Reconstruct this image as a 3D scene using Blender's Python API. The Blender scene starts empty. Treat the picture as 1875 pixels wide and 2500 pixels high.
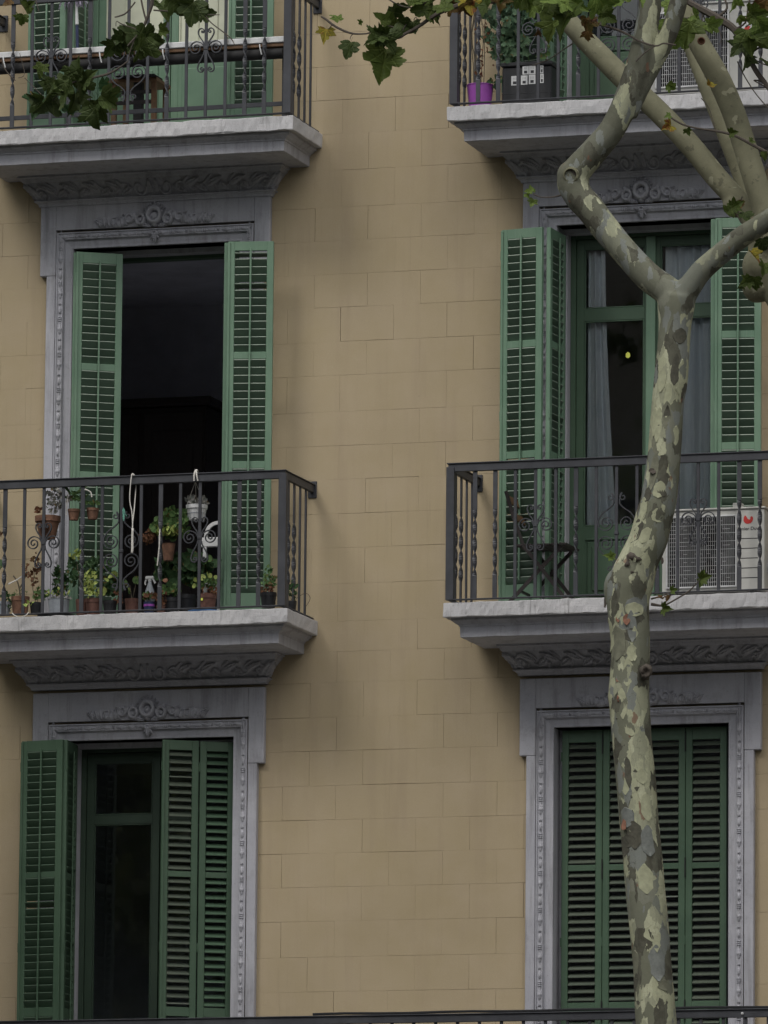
import bpy, math, random
import numpy as np
from mathutils import Vector, Matrix, noise as mnoise
random.seed(7)
R = math.radians
scene = bpy.context.scene

# ------------------------------------------------------------------ camera, light, exposure
CAM = Vector((18.34311, -53.47205, -7.72615))
CR = Vector((0.95603851, 0.29309869, 0.00913975))
CU = Vector((0.03565615, -0.14712815, 0.98847455))
CF = Vector((-0.29106531, 0.94469385, 0.15111095))
FPX = 18065.7
cam_d = bpy.data.cameras.new('camera'); cam = bpy.data.objects.new('camera', cam_d)
scene.collection.objects.link(cam)
cam.matrix_world = Matrix(((CR.x, CU.x, -CF.x, CAM.x), (CR.y, CU.y, -CF.y, CAM.y), (CR.z, CU.z, -CF.z, CAM.z), (0, 0, 0, 1)))
cam_d.sensor_fit = 'VERTICAL'; cam_d.sensor_height = 36.0; cam_d.sensor_width = 27.0
cam_d.lens = 36.0 * FPX / 2500.0
cam_d.clip_start = 0.5; cam_d.clip_end = 2000
scene.camera = cam

SUN_EL, SUN_AZ = 52, -32          # degrees; azimuth measured from the facade normal, negative = from the left
world = bpy.data.worlds.new("World"); scene.world = world; world.use_nodes = True
wn = world.node_tree.nodes; wl = world.node_tree.links
sky = wn.new('ShaderNodeTexSky'); sky.sky_type = 'NISHITA'; sky.sun_disc = False
sky.sun_elevation = R(SUN_EL); sky.sun_rotation = R(180 - SUN_AZ * -1)
sky.dust_density = 4.0; sky.air_density = 1.6; sky.ozone_density = 1.5
bg = wn['Background']; bg.inputs['Strength'].default_value = 0.09
hs = wn.new('ShaderNodeHueSaturation'); hs.inputs['Saturation'].default_value = 0.28
wl.new(sky.outputs[0], hs.inputs['Color']); wl.new(hs.outputs[0], bg.inputs['Color'])
sun_d = bpy.data.lights.new('sun', 'SUN'); sun = bpy.data.objects.new('sun', sun_d)
scene.collection.objects.link(sun)
sun_d.energy = 1.15; sun_d.angle = R(21); sun_d.color = (1.0, 0.96, 0.9)
sdir = Vector((math.sin(R(SUN_AZ)) * math.cos(R(SUN_EL)), -math.cos(R(SUN_AZ)) * math.cos(R(SUN_EL)), math.sin(R(SUN_EL))))
sun.rotation_euler = sdir.to_track_quat('Z', 'Y').to_euler(); sun.location = (0, -20, 30)
scene.view_settings.view_transform = 'Standard'; scene.view_settings.look = 'None'
scene.view_settings.exposure = 0.48; scene.view_settings.gamma = 1.0
scene.view_settings.use_curve_mapping = False

def at(x, y, Y):
    """point of the photograph (pixels of 1875x2500) at the measured depth Y in the place"""
    d = CF * FPX + CR * (x - 937.5) + CU * (1250 - y)
    return CAM + d * ((Y - CAM.y) / d.y)

# ------------------------------------------------------------------ object helpers
COL = scene.collection
def thing(name, label, cat, loc=(0, 0, 0), group=None):
    o = bpy.data.objects.new(name, None); COL.objects.link(o)
    o.location = loc; o.empty_display_size = .1
    o['label'] = label; o['category'] = cat
    if group: o['group'] = group
    return o
def tag(o, label, cat, group=None):
    o['label'] = label; o['category'] = cat
    if group: o['group'] = group
    return o
def link(name, me, parent=None, loc=(0, 0, 0), rot=(0, 0, 0), scale=(1, 1, 1)):
    """loc is in world space for a child of an unrotated thing"""
    o = bpy.data.objects.new(name, me); COL.objects.link(o)
    if parent is not None:
        o.parent = parent
    o.location = loc; o.rotation_euler = rot; o.scale = scale
    return o
class MB:
    def __init__(s): s.v = []; s.f = []; s.m = []; s.cur = 0
    def add(s, vs, fs):
        n = len(s.v); s.v += [tuple(p) for p in vs]; s.f += [tuple(i + n for i in f) for f in fs]; s.m += [s.cur] * len(fs); return s
    def box(s, x0, x1, y0, y1, z0, z1, M=None):
        vs = [(x, y, z) for z in (z0, z1) for y in (y0, y1) for x in (x0, x1)]
        if M is not None: vs = [M @ Vector(p) for p in vs]
        return s.add(vs, [(0, 2, 3, 1), (4, 5, 7, 6), (0, 1, 5, 4), (2, 6, 7, 3), (0, 4, 6, 2), (1, 3, 7, 5)])
    def cbox(s, x0, x1, y0, y1, z0, z1, c=.003, M=None):
        """chamfered box"""
        c = min(c, abs(x1 - x0) * .45, abs(y1 - y0) * .45, abs(z1 - z0) * .45)
        X, Y, Z = (x0, x1), (y0, y1), (z0, z1); vs = []; idx = {}
        for i in (0, 1):
            for j in (0, 1):
                for k in (0, 1):
                    sx, sy, sz = (c, -c)[i], (c, -c)[j], (c, -c)[k]
                    for a, p in enumerate(((X[i], Y[j] + sy, Z[k] + sz), (X[i] + sx, Y[j], Z[k] + sz), (X[i] + sx, Y[j] + sy, Z[k]))):
                        idx[i, j, k, a] = len(vs); vs.append(p)
        I = lambda i, j, k, a: idx[i, j, k, a]
        f = []
        for i in (0, 1): f.append([I(i, 0, 0, 0), I(i, 1, 0, 0), I(i, 1, 1, 0), I(i, 0, 1, 0)])
        for j in (0, 1): f.append([I(0, j, 0, 1), I(1, j, 0, 1), I(1, j, 1, 1), I(0, j, 1, 1)])
        for k in (0, 1): f.append([I(0, 0, k, 2), I(1, 0, k, 2), I(1, 1, k, 2), I(0, 1, k, 2)])
        for j in (0, 1):
            for k in (0, 1): f.append([I(0, j, k, 1), I(1, j, k, 1), I(1, j, k, 2), I(0, j, k, 2)])
        for i in (0, 1):
            for k in (0, 1): f.append([I(i, 0, k, 0), I(i, 1, k, 0), I(i, 1, k, 2), I(i, 0, k, 2)])
        for i in (0, 1):
            for j in (0, 1): f.append([I(i, j, 0, 0), I(i, j, 1, 0), I(i, j, 1, 1), I(i, j, 0, 1)])
        for i in (0, 1):
            for j in (0, 1):
                for k in (0, 1): f.append([I(i, j, k, 0), I(i, j, k, 1), I(i, j, k, 2)])
        cen = Vector(((x0 + x1) / 2, (y0 + y1) / 2, (z0 + z1) / 2)); out = []
        for q in f:
            a, b, d = (Vector(vs[q[0]]), Vector(vs[q[1]]), Vector(vs[q[2]]))
            nn = (b - a).cross(d - a)
            if nn.dot((a + b + d) / 3 - cen) < 0: q = q[::-1]
            out.append(q)
        if M is not None: vs = [M @ Vector(p) for p in vs]
        return s.add(vs, out)
    def sweep(s, pts, sec, closed=False, up=Vector((0, 1, 0)), cap=True, tw=None, sc=None):
        """sweep section [(a,b)] along pts; a along 'side', b along 'up'"""
        P = [Vector(p) for p in pts]; n = len(P); m = len(sec); base = len(s.v); vs = []
        for i, p in enumerate(P):
            if closed: t = P[(i + 1) % n] - P[i - 1]
            else: t = P[min(i + 1, n - 1)] - P[max(i - 1, 0)]
            t = t.normalized() if t.length > 1e-9 else Vector((0, 0, 1))
            side = t.cross(up)
            if side.length < 1e-4: side = t.cross(Vector((1, 0, .3)))
            side.normalize(); u2 = side.cross(t).normalized()
            ang = tw[i] if tw else 0; k = sc[i] if sc else 1
            ca, sa = math.cos(ang), math.sin(ang)
            for a, b in sec: vs.append(p + side * ((a * ca - b * sa) * k) + u2 * ((a * sa + b * ca) * k))
        fs = []
        for i in range(n if closed else n - 1):
            j = (i + 1) % n
            for q in range(m):
                r = (q + 1) % m; fs.append((i * m + q, i * m + r, j * m + r, j * m + q))
        if cap and not closed: fs += [tuple(range(m))[::-1], tuple((n - 1) * m + q for q in range(m))]
        return s.add(vs, fs)
    def tube(s, pts, r, n=8, closed=False, sc=None, up=Vector((.13, .99, .07)), cap=True):
        sec = [(r * math.cos(2 * math.pi * k / n), r * math.sin(2 * math.pi * k / n)) for k in range(n)]
        return s.sweep(pts, sec, closed, up, cap, None, sc)
    def lathe(s, prof, c=(0, 0, 0), n=20, M=None):
        """prof [(r,z)]"""
        vs = []; fs = []
        for r_, z in prof:
            for k in range(n):
                a = 2 * math.pi * k / n; vs.append(Vector((c[0] + r_ * math.cos(a), c[1] + r_ * math.sin(a), c[2] + z)))
        if M is not None: vs = [M @ p for p in vs]
        for i in range(len(prof) - 1):
            for k in range(n):
                q = (k + 1) % n; fs.append((i * n + k, i * n + q, (i + 1) * n + q, (i + 1) * n + k))
        fs.append(tuple(range(n))[::-1]); fs.append(tuple((len(prof) - 1) * n + k for k in range(n)))
        return s.add(vs, fs)
    def mesh(s, name, mats, smooth=False, angle=None):
        me = bpy.data.meshes.new(name); me.from_pydata([tuple(p) for p in s.v], [], s.f)
        for m in (mats if isinstance(mats, (list, tuple)) else [mats]): me.materials.append(m)
        if len(me.materials) > 1: me.polygons.foreach_set('material_index', s.m)
        if smooth: me.polygons.foreach_set('use_smooth', [True] * len(me.polygons))
        me.update()
        if smooth and angle:
            try: me.set_sharp_from_angle(angle=angle)
            except Exception: pass
        return me
    def obj(s, name, mat, parent=None, smooth=False, angle=None, loc=(0, 0, 0), rot=(0, 0, 0)):
        return link(name, s.mesh(name, mat, smooth, angle), parent, loc, rot)
def catmull(pts, k=4):
    P = [Vector(p) for p in pts]; out = []
    for i in range(len(P) - 1):
        p0, p1, p2, p3 = P[max(i - 1, 0)], P[i], P[i + 1], P[min(i + 2, len(P) - 1)]
        for j in range(k):
            t = j / k
            out.append(.5 * ((2 * p1) + (p2 - p0) * t + (2 * p0 - 5 * p1 + 4 * p2 - p3) * t * t + (3 * p1 - p0 - 3 * p2 + p3) * t ** 3))
    out.append(P[-1]); return out
def copy_tree(o, parent=None):
    c = o.copy(); COL.objects.link(c)
    if parent is not None: c.parent = parent
    for ch in list(o.children): copy_tree(ch, c)
    return c

# ------------------------------------------------------------------ materials
MATS = {}
class NT:
    def __init__(s, name):
        s.m = bpy.data.materials.new(name); s.m.use_nodes = True; s.n = s.m.node_tree.nodes; s.l = s.m.node_tree.links
        s.b = s.n['Principled BSDF']; MATS[name] = s.m
        g = s.n.new('ShaderNodeNewGeometry'); s.pos = g.outputs['Position']; s.geo = g
    def set(s, k, v): s.b.inputs[k].default_value = v
    def mapping(s, sc, loc=(0, 0, 0), src=None):
        m = s.n.new('ShaderNodeMapping'); m.inputs['Scale'].default_value = sc; m.inputs['Location'].default_value = loc
        s.l.new(src or s.pos, m.inputs['Vector']); return m.outputs[0]
    def noise(s, scale, detail=4, rough=.55, vec=None, dist=0):
        t = s.n.new('ShaderNodeTexNoise'); t.inputs['Scale'].default_value = scale; t.inputs['Detail'].default_value = detail
        t.inputs['Roughness'].default_value = rough; t.inputs['Distortion'].default_value = dist
        s.l.new(vec or s.pos, t.inputs['Vector']); return t.outputs['Fac']
    def vor(s, scale, vec=None, feat='F1', rnd=1):
        t = s.n.new('ShaderNodeTexVoronoi'); t.feature = feat; t.inputs['Scale'].default_value = scale
        t.inputs['Randomness'].default_value = rnd; s.l.new(vec or s.pos, t.inputs['Vector']); return t
    def ramp(s, fac, stops, const=False):
        r = s.n.new('ShaderNodeValToRGB'); e = r.color_ramp.elements
        if const: r.color_ramp.interpolation = 'CONSTANT'
        e[0].position, e[0].color = stops[0][0], (*stops[0][1], 1) if hasattr(stops[0][1], '__len__') else (stops[0][1],) * 3 + (1,)
        e[1].position, e[1].color = stops[1][0], (*stops[1][1], 1) if hasattr(stops[1][1], '__len__') else (stops[1][1],) * 3 + (1,)
        for p, c in stops[2:]:
            q = e.new(p); q.color = (*c, 1) if hasattr(c, '__len__') else (c, c, c, 1)
        s.l.new(fac, r.inputs[0]); return r.outputs[0]
    def mix(s, fac, a, b, mode='MIX'):
        m = s.n.new('ShaderNodeMix'); m.data_type = 'RGBA'; m.blend_type = mode
        for k, v in ((0, fac), (6, a), (7, b)):
            if hasattr(v, 'is_linked') or hasattr(v, 'links'): s.l.new(v, m.inputs[k])
            else: m.inputs[k].default_value = v if k == 0 else (*v, 1)
        return m.outputs[2]
    def math(s, op, a, b=0.0):
        m = s.n.new('ShaderNodeMath'); m.operation = op
        for k, v in enumerate((a, b)):
            if hasattr(v, 'links'): s.l.new(v, m.inputs[k])
            else: m.inputs[k].default_value = v
        return m.outputs[0]
    def col(s, c): s.l.new(c, s.b.inputs['Base Color'])
    def bump(s, h, strength=.3, dist=.002):
        b = s.n.new('ShaderNodeBump'); b.inputs['Strength'].default_value = strength; b.inputs['Distance'].default_value = dist
        s.l.new(h, b.inputs['Height']); s.l.new(b.outputs[0], s.b.inputs['Normal']); return b
    def objrand(s):
        o = s.n.new('ShaderNodeObjectInfo'); return o.outputs['Random']

def m_wall():
    t = NT('ochre_plaster'); r = t.objrand()
    big = t.noise(.55, 3, .5); med = t.noise(3.5, 5, .6); fine = t.noise(70, 5, .7); st = t.noise(1.0, 5, .65, t.mapping((5.5, 5.5, .45)))
    c = t.mix(t.ramp(big, [(.35, 0), (.7, 1)]), (.366, .297, .187), (.436, .356, .230))
    c = t.mix(t.math('MULTIPLY', t.ramp(med, [(.35, 0), (.75, 1)]), .35), c, (.47, .385, .285))
    c = t.mix(t.math('MULTIPLY', t.ramp(st, [(.52, 0), (.75, 1)]), .35), c, (.29, .225, .16))
    c = t.mix(t.math('MULTIPLY', t.ramp(fine, [(.62, 0), (.75, 1)]), .25), c, (.26, .2, .14))
    spots = t.noise(9, 2, .5); c = t.mix(t.math('MULTIPLY', t.ramp(spots, [(.74, 0), (.78, 1)]), .5), c, (.16, .13, .1))
    c = t.mix(t.math('MULTIPLY', r, .06), c, (.30, .25, .17))
    yl = t.noise(1.3, 4, .6, t.mapping((1, 1, 1), (5, 9, 2))); c = t.mix(t.math('MULTIPLY', t.ramp(yl, [(.48, 0), (.66, 1)]), .22), c, (.37, .30, .165))
    g1 = t.noise(190, 3, .8); c = t.mix(t.math('MULTIPLY', t.ramp(g1, [(.48, 0), (.68, 1)]), .42), c, (.25, .195, .125))
    g2 = t.noise(240, 3, .8, t.mapping((1, 1, 1), (9, 3, 2))); c = t.mix(t.math('MULTIPLY', t.ramp(g2, [(.55, 0), (.72, 1)]), .35), c, (.55, .47, .34))
    rn = t.noise(1, 6, .8, t.mapping((26, 26, .8))); c = t.mix(t.math('MULTIPLY', t.math('MULTIPLY', t.ramp(rn, [(.55, 0), (.72, 1)]), t.ramp(t.noise(.9, 3, .5), [(.42, 0), (.6, 1)])), .32), c, (.21, .17, .12))
    t.col(c); t.set('Roughness', .92); t.bump(t.math('ADD', fine, t.math('MULTIPLY', t.noise(420, 2), .5)), .45, .0025); return t.m
def m_trim(name='lavender_stone_paint', c0=(.360, .363, .408), c1=(.440, .443, .483), dirt=(.15, .148, .15), amt=.62):
    t = NT(name); big = t.noise(2.2, 5, .65); fine = t.noise(60, 5, .7); st = t.noise(1, 5, .7, t.mapping((14, 14, 1.2)))
    c = t.mix(t.ramp(big, [(.35, 0), (.65, 1)]), c0, c1)
    c = t.mix(t.math('MULTIPLY', t.ramp(st, [(.5, 0), (.75, 1)]), amt), c, dirt)
    c = t.mix(t.math('MULTIPLY', t.ramp(fine, [(.6, 0), (.72, 1)]), amt), c, dirt)
    sm = t.noise(7, 6, .75); c = t.mix(t.math('MULTIPLY', t.ramp(sm, [(.55, 0), (.70, 1)]), amt * .6), c, (dirt[0] * 1.3, dirt[1] * 1.3, dirt[2] * 1.3))
    gr = t.noise(210, 3, .8); c = t.mix(t.math('MULTIPLY', t.ramp(gr, [(.5, 0), (.72, 1)]), .3), c, (.2, .2, .21))
    t.col(c); t.set('Roughness', .85); t.bump(t.math('ADD', fine, sm), .5, .003); return t.m
def m_slab():
    t = NT('worn_white_stone'); big = t.noise(3, 5, .6); fine = t.noise(75, 5, .75); drip = t.noise(1, 5, .7, t.mapping((42, 42, 2.5)))
    zone = t.noise(1.6, 3, .5)
    c = t.mix(t.ramp(big, [(.35, 0), (.7, 1)]), (.44, .44, .455), (.55, .545, .56))
    dm = t.math('MULTIPLY', t.ramp(drip, [(.55, 0), (.66, 1)]), t.ramp(zone, [(.5, .12), (.62, 1)]))
    c = t.mix(t.math('MULTIPLY', dm, .65), c, (.16, .16, .16))
    c = t.mix(t.math('MULTIPLY', t.ramp(fine, [(.57, 0), (.66, 1)]), .65), c, (.20, .195, .19)); sp = t.noise(19, 5, .8); c = t.mix(t.math('MULTIPLY', t.ramp(sp, [(.6, 0), (.66, 1)]), .45), c, (.22, .215, .21))
    hz = t.noise(1, 5, .75, t.mapping((9, 9, 90))); c = t.mix(t.math('MULTIPLY', t.ramp(hz, [(.58, 0), (.7, 1)]), .4), c, (.28, .27, .27))
    t.col(c); t.set('Roughness', .9); t.bump(t.math('ADD', fine, hz), .7, .003); return t.m
def m_green(name, a, b, worn=(.33, .38, .33), k=.22):
    t = NT(name); big = t.noise(2.4, 5, .6); st = t.noise(1, 5, .7, t.mapping((60, 60, 3))); fine = t.noise(130, 4, .7)
    c = t.mix(t.ramp(big, [(.35, 0), (.68, 1)]), a, b)
    c = t.mix(t.math('MULTIPLY', t.ramp(st, [(.56, 0), (.72, 1)]), k), c, worn)
    c = t.mix(t.math('MULTIPLY', t.ramp(fine, [(.62, 0), (.7, 1)]), .3), c, (a[0] * .45, a[1] * .45, a[2] * .45))
    t.col(c); t.set('Roughness', .5); t.bump(t.math('ADD', fine, st), .25, .001); return t.m
def m_iron():
    t = NT('dark_wrought_iron'); n = t.noise(45, 5, .7); r = t.noise(6, 4, .6)
    c = t.mix(t.ramp(r, [(.4, 0), (.7, 1)]), (.040, .042, .050), (.060, .063, .073))
    c = t.mix(t.math('MULTIPLY', t.ramp(n, [(.62, 0), (.72, 1)]), .6), c, (.028, .025, .023))
    t.col(c); t.set('Roughness', .55); t.set('Metallic', .15); t.bump(n, .3, .001); return t.m
def m_plain(name, c, rough=.6, var=.25, scale=30, metal=0, bump=.2, sheen=0):
    t = NT(name); n = t.noise(scale, 5, .65)
    t.col(t.mix(t.ramp(n, [(.3, 0), (.75, 1)]), tuple(x * (1 - var) for x in c), tuple(min(1, x * (1 + var * .7)) for x in c)))
    t.set('Roughness', rough); t.set('Metallic', metal); t.bump(n, bump, .001); return t.m
def m_bark():
    t = NT('mottled_plane_bark'); 
    w = t.noise(9, 3, .6); 
    vec = t.mapping((1, 1, .5))
    def warp(v, sc, amt):
        nz = t.n.new('ShaderNodeTexNoise'); nz.inputs['Scale'].default_value = sc; nz.inputs['Detail'].default_value = 4; nz.inputs['Roughness'].default_value = .6
        t.l.new(v, nz.inputs['Vector'])
        s1 = t.n.new('ShaderNodeVectorMath'); s1.operation = 'SUBTRACT'; s1.inputs[1].default_value = (.5, .5, .5); t.l.new(nz.outputs['Color'], s1.inputs[0])
        s2 = t.n.new('ShaderNodeVectorMath'); s2.operation = 'SCALE'; s2.inputs['Scale'].default_value = amt; t.l.new(s1.outputs[0], s2.inputs[0])
        s3 = t.n.new('ShaderNodeVectorMath'); s3.operation = 'ADD'; t.l.new(v, s3.inputs[0]); t.l.new(s2.outputs[0], s3.inputs[1]); return s3.outputs[0]
    v2 = warp(warp(vec, 7, .13), 30, .035)
    def cells(scale, v, loc):
        q = t.mapping((1, 1, 1), loc, v); vo = t.vor(scale, q); sp = t.n.new('ShaderNodeSeparateColor'); t.l.new(vo.outputs['Color'], sp.inputs[0])
        ve = t.vor(scale, q, 'DISTANCE_TO_EDGE'); return sp, ve.outputs['Distance']
    sep, ed = cells(12.5, v2, (0, 0, 0)); s2, ed2 = cells(17, v2, (3.1, 1.7, .4)); s3, ed3 = cells(7.5, v2, (7.7, 2.2, 5.1))
    c = t.ramp(s3.outputs[0], [(0, (.150, .156, .115)), (.35, (.185, .192, .15)), (.6, (.135, .140, .10)), (.82, (.160, .172, .145))], True)      # older grey olive skin
    pale = t.ramp(s3.outputs[1], [(0, 0), (.70, 1)], True); pcol = t.ramp(s2.outputs[2], [(0, (.36, .37, .25)), (.5, (.29, .30, .21)), (.8, (.42, .43, .30))], True)
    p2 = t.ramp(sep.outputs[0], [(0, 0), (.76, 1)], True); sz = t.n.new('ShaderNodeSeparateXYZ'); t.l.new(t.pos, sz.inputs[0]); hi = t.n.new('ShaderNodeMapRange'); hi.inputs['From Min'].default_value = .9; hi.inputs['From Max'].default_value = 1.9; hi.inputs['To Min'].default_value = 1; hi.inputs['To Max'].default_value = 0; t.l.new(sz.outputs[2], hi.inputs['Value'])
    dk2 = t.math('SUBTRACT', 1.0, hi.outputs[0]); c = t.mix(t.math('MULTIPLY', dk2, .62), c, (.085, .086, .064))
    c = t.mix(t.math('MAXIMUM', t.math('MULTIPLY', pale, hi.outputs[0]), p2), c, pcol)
    dk = t.ramp(sep.outputs[1], [(0, 0), (.80, 1)], True); c = t.mix(dk, c, t.ramp(s2.outputs[0], [(0, (.062, .060, .045)), (.5, (.088, .088, .066))], True))
    gy = t.ramp(s2.outputs[1], [(0, 0), (.90, 1)], True); c = t.mix(gy, c, (.18, .195, .18))
    lich = t.noise(22, 5, .7); c = t.mix(t.math('MULTIPLY', t.ramp(lich, [(.42, 0), (.75, 1)]), .35), c, (.18, .185, .14))
    strk = t.noise(1, 5, .7, t.mapping((70, 70, 9))); c = t.mix(t.math('MULTIPLY', t.ramp(strk, [(.5, 0), (.75, 1)]), .3), c, (.12, .12, .09))
    fine = t.noise(170, 4, .7); c = t.mix(t.math('MULTIPLY', t.ramp(fine, [(.56, 0), (.70, 1)]), .4), c, (.07, .07, .05))
    rim = t.ramp(ed, [(.0, 1), (.022, 0)]); c = t.mix(t.math('MULTIPLY', t.math('MULTIPLY', rim, t.math('ADD', dk, p2)), .5), c, (.06, .055, .04))
    rs = t.noise(13, 3, .5, t.mapping((1, 1, .5), (3.3, 1.1, 7))); c = t.mix(t.math('MULTIPLY', t.ramp(rs, [(.68, 0), (.70, 1)]), .75), c, (.17, .09, .06))
    t.col(c); t.set('Roughness', .85); t.set('Specular IOR Level', .25)
    h = t.math('ADD', t.math('MULTIPLY', sep.outputs[0], 1.0), t.math('MULTIPLY', fine, .3)); h = t.math('ADD', h, t.math('MULTIPLY', s3.outputs[1], .8)); h = t.math('SUBTRACT', h, t.math('MULTIPLY', dk, .5))
    t.bump(h, .9, .006); return t.m
def m_khaki():
    t = NT('smooth_khaki_bark'); a = t.noise(5, 4, .6); b = t.noise(14, 5, .65); f = t.noise(150, 4, .7)
    c = t.mix(t.ramp(a, [(.35, 0), (.68, 1)]), (.145, .142, .088), (.205, .20, .128))
    c = t.mix(t.ramp(b, [(.60, 0), (.63, 1)]), c, (.115, .11, .07)); mo = t.noise(3.3, 5, .65); c = t.mix(t.math('MULTIPLY', t.ramp(mo, [(.5, 0), (.62, 1)]), .5), c, (.10, .098, .06)); pl = t.noise(8, 3, .5, t.mapping((1, 1, 1), (4, 4, 1))); c = t.mix(t.ramp(pl, [(.66, 0), (.675, 1)]), c, (.27, .265, .18)); c = t.mix(t.math('MULTIPLY', t.ramp(f, [(.5, 0), (.7, 1)]), .35), c, (.12, .12, .08))
    t.col(c); t.set('Roughness', .85); t.bump(t.math('ADD', f, b), .5, .003); return t.m
def m_leaf(name, a, b, edge=None, trans=.25, veins=False):
    t = NT(name); r = t.objrand(); n = t.noise(22, 4, .6)
    c = t.mix(r, a, b); c = t.mix(t.math('MULTIPLY', t.ramp(n, [(.45, 0), (.75, 1)]), .45), c, (a[0] * .5, a[1] * .5, a[2] * .5))
    if edge: c = t.mix(t.ramp(t.noise(16, 3, .6), [(.5, 0), (.62, 1)]), c, edge)
    if veins:
        tc = t.n.new('ShaderNodeTexCoord'); sp = t.n.new('ShaderNodeSeparateXYZ'); t.l.new(tc.outputs['Object'], sp.inputs[0])
        ax = t.math('ABSOLUTE', sp.outputs[0]); d = ax
        for ang in (38, 72):
            d = t.math('MINIMUM', d, t.math('ABSOLUTE', t.math('SUBTRACT', t.math('MULTIPLY', ax, math.cos(R(ang))), t.math('MULTIPLY', sp.outputs[2], math.sin(R(ang))))))
        w = t.n.new('ShaderNodeTexWave'); w.inputs['Scale'].default_value = 3.2; w.inputs['Distortion'].default_value = 2.5; w.bands_direction = 'Z'; t.l.new(tc.outputs['Object'], w.inputs['Vector'])
        v = t.ramp(d, [(.006, 1), (.030, 0)]); c = t.mix(t.math('MULTIPLY', v, .45), c, (a[0] * 2.2 + .03, a[1] * 1.9 + .03, a[2] * 2 + .02))
        c = t.mix(t.math('MULTIPLY', w.outputs['Fac'], .22), c, (a[0] * .5, a[1] * .55, a[2] * .5))
        t.bump(t.math('ADD', n, t.math('MULTIPLY', v, -1.0)), .6, .004)
    else: t.bump(n, .4, .003)
    if not veins: c = t.mix(t.math('MULTIPLY', t.ramp(t.noise(34, 2, .5), [(.42, 0), (.58, 1)], False), .55), c, (b[0] * 1.7 + .02, b[1] * 1.45 + .02, b[2] * 1.6 + .01)); c = t.mix(t.ramp(t.noise(27, 2, .5, t.mapping((1, 1, 1), (5, 2, 8))), [(.62, 0), (.66, 1)]), c, (.17, .12, .045))
    t.col(c); t.set('Roughness', .6); t.set('Specular IOR Level', .22)
    tr = t.n.new('ShaderNodeBsdfTranslucent'); t.l.new(c, tr.inputs['Color'])
    mx = t.n.new('ShaderNodeMixShader'); mx.inputs[0].default_value = trans
    out = t.n['Material Output']; t.l.new(t.b.outputs[0], mx.inputs[1]); t.l.new(tr.outputs[0], mx.inputs[2]); t.l.new(mx.outputs[0], out.inputs['Surface']); return t.m
def m_glass():
    t = NT('window_glass'); n = t.noise(3, 3, .5)
    t.set('Base Color', (.02, .022, .025, 1)); t.set('Roughness', .04); t.set('Transmission Weight', 1.0); t.set('IOR', 1.45)
    tr = t.n.new('ShaderNodeBsdfTransparent'); tr.inputs['Color'].default_value = (.90, .92, .92, 1)
    gl = t.n.new('ShaderNodeBsdfGlossy'); gl.inputs['Roughness'].default_value = .03; gl.inputs['Color'].default_value = (.9, .9, .9, 1)
    fr = t.n.new('ShaderNodeFresnel'); fr.inputs['IOR'].default_value = 1.5
    bp = t.n.new('ShaderNodeBump'); bp.inputs['Strength'].default_value = .05; bp.inputs['Distance'].default_value = .01
    t.l.new(n, bp.inputs['Height']); t.l.new(bp.outputs[0], gl.inputs['Normal'])
    mx = t.n.new('ShaderNodeMixShader'); t.l.new(t.math('ADD', fr.outputs[0], .03), mx.inputs[0]); t.l.new(tr.outputs[0], mx.inputs[1]); t.l.new(gl.outputs[0], mx.inputs[2])
    t.l.new(mx.outputs[0], t.n['Material Output'].inputs['Surface']); return t.m
def m_curtain():
    t = NT('sheer_curtain'); n = t.noise(1, 4, .6, t.mapping((60, 60, 8))); lace = t.vor(70)
    c = t.mix(t.ramp(n, [(.35, 0), (.7, 1)]), (.74, .78, .84), (.88, .90, .93)); t.col(c); t.set('Roughness', .9)
    tr = t.n.new('ShaderNodeBsdfTransparent'); mx = t.n.new('ShaderNodeMixShader')
    t.l.new(t.ramp(t.noise(95, 3, .7), [(.4, .0), (.7, .05)]), mx.inputs[0])
    t.l.new(t.b.outputs[0], mx.inputs[1]); t.l.new(tr.outputs[0], mx.inputs[2]); t.l.new(mx.outputs[0], t.n['Material Output'].inputs['Surface']); return t.m
WALL = m_wall(); TRIM = m_trim(); SLAB = m_slab(); IRON = m_iron()
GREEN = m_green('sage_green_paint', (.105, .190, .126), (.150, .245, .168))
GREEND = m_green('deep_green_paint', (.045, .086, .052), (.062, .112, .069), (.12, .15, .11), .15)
SLATG = m_green('weathered_slat_paint', (.050, .068, .050), (.078, .094, .070), (.15, .16, .13), .25)
SLATI = m_green('shaded_slat_green', (.070, .115, .080), (.095, .15, .105), (.16, .19, .15), .25); LITEDGE = m_green('lit_slat_edge', (.20, .26, .21), (.27, .32, .26), (.15, .19, .15), .4)  # underside shade painted into the slat green, highlight lines into the pale edges
BARK = m_bark(); KHAKI = m_khaki(); GLASS = m_glass(); CURT = m_curtain()
TERRA = m_plain('terracotta', (.19, .098, .062), .9, .55, 22); DTERRA = m_plain('dark_terracotta', (.13, .06, .045), .8, .3, 40)
BLACKP = m_plain('black_plastic', (.016, .017, .020), .5, .2); WHITEP = m_plain('white_plastic', (.62, .63, .64), .45, .12, 60)
STRING = m_plain('white_string', (.62, .60, .56), .9, .25, 200); PURPLE = m_plain('purple_plastic', (.34, .085, .42), .45, .12, 20)
CREAM = m_plain('cream_paint', (.60, .62, .49), .6, .12, 8); WOOD = m_plain('brown_wood', (.14, .075, .035), .6, .4, 18)
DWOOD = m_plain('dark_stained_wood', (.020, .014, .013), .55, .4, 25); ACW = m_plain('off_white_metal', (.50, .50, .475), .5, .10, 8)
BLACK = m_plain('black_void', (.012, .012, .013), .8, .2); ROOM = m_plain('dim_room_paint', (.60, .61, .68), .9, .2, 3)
TWIG = m_plain('twig_bark', (.075, .062, .05), .85, .3, 60); RUST = m_plain('peeling_red_bark', (.20, .095, .06), .9, .4, 40)
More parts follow.
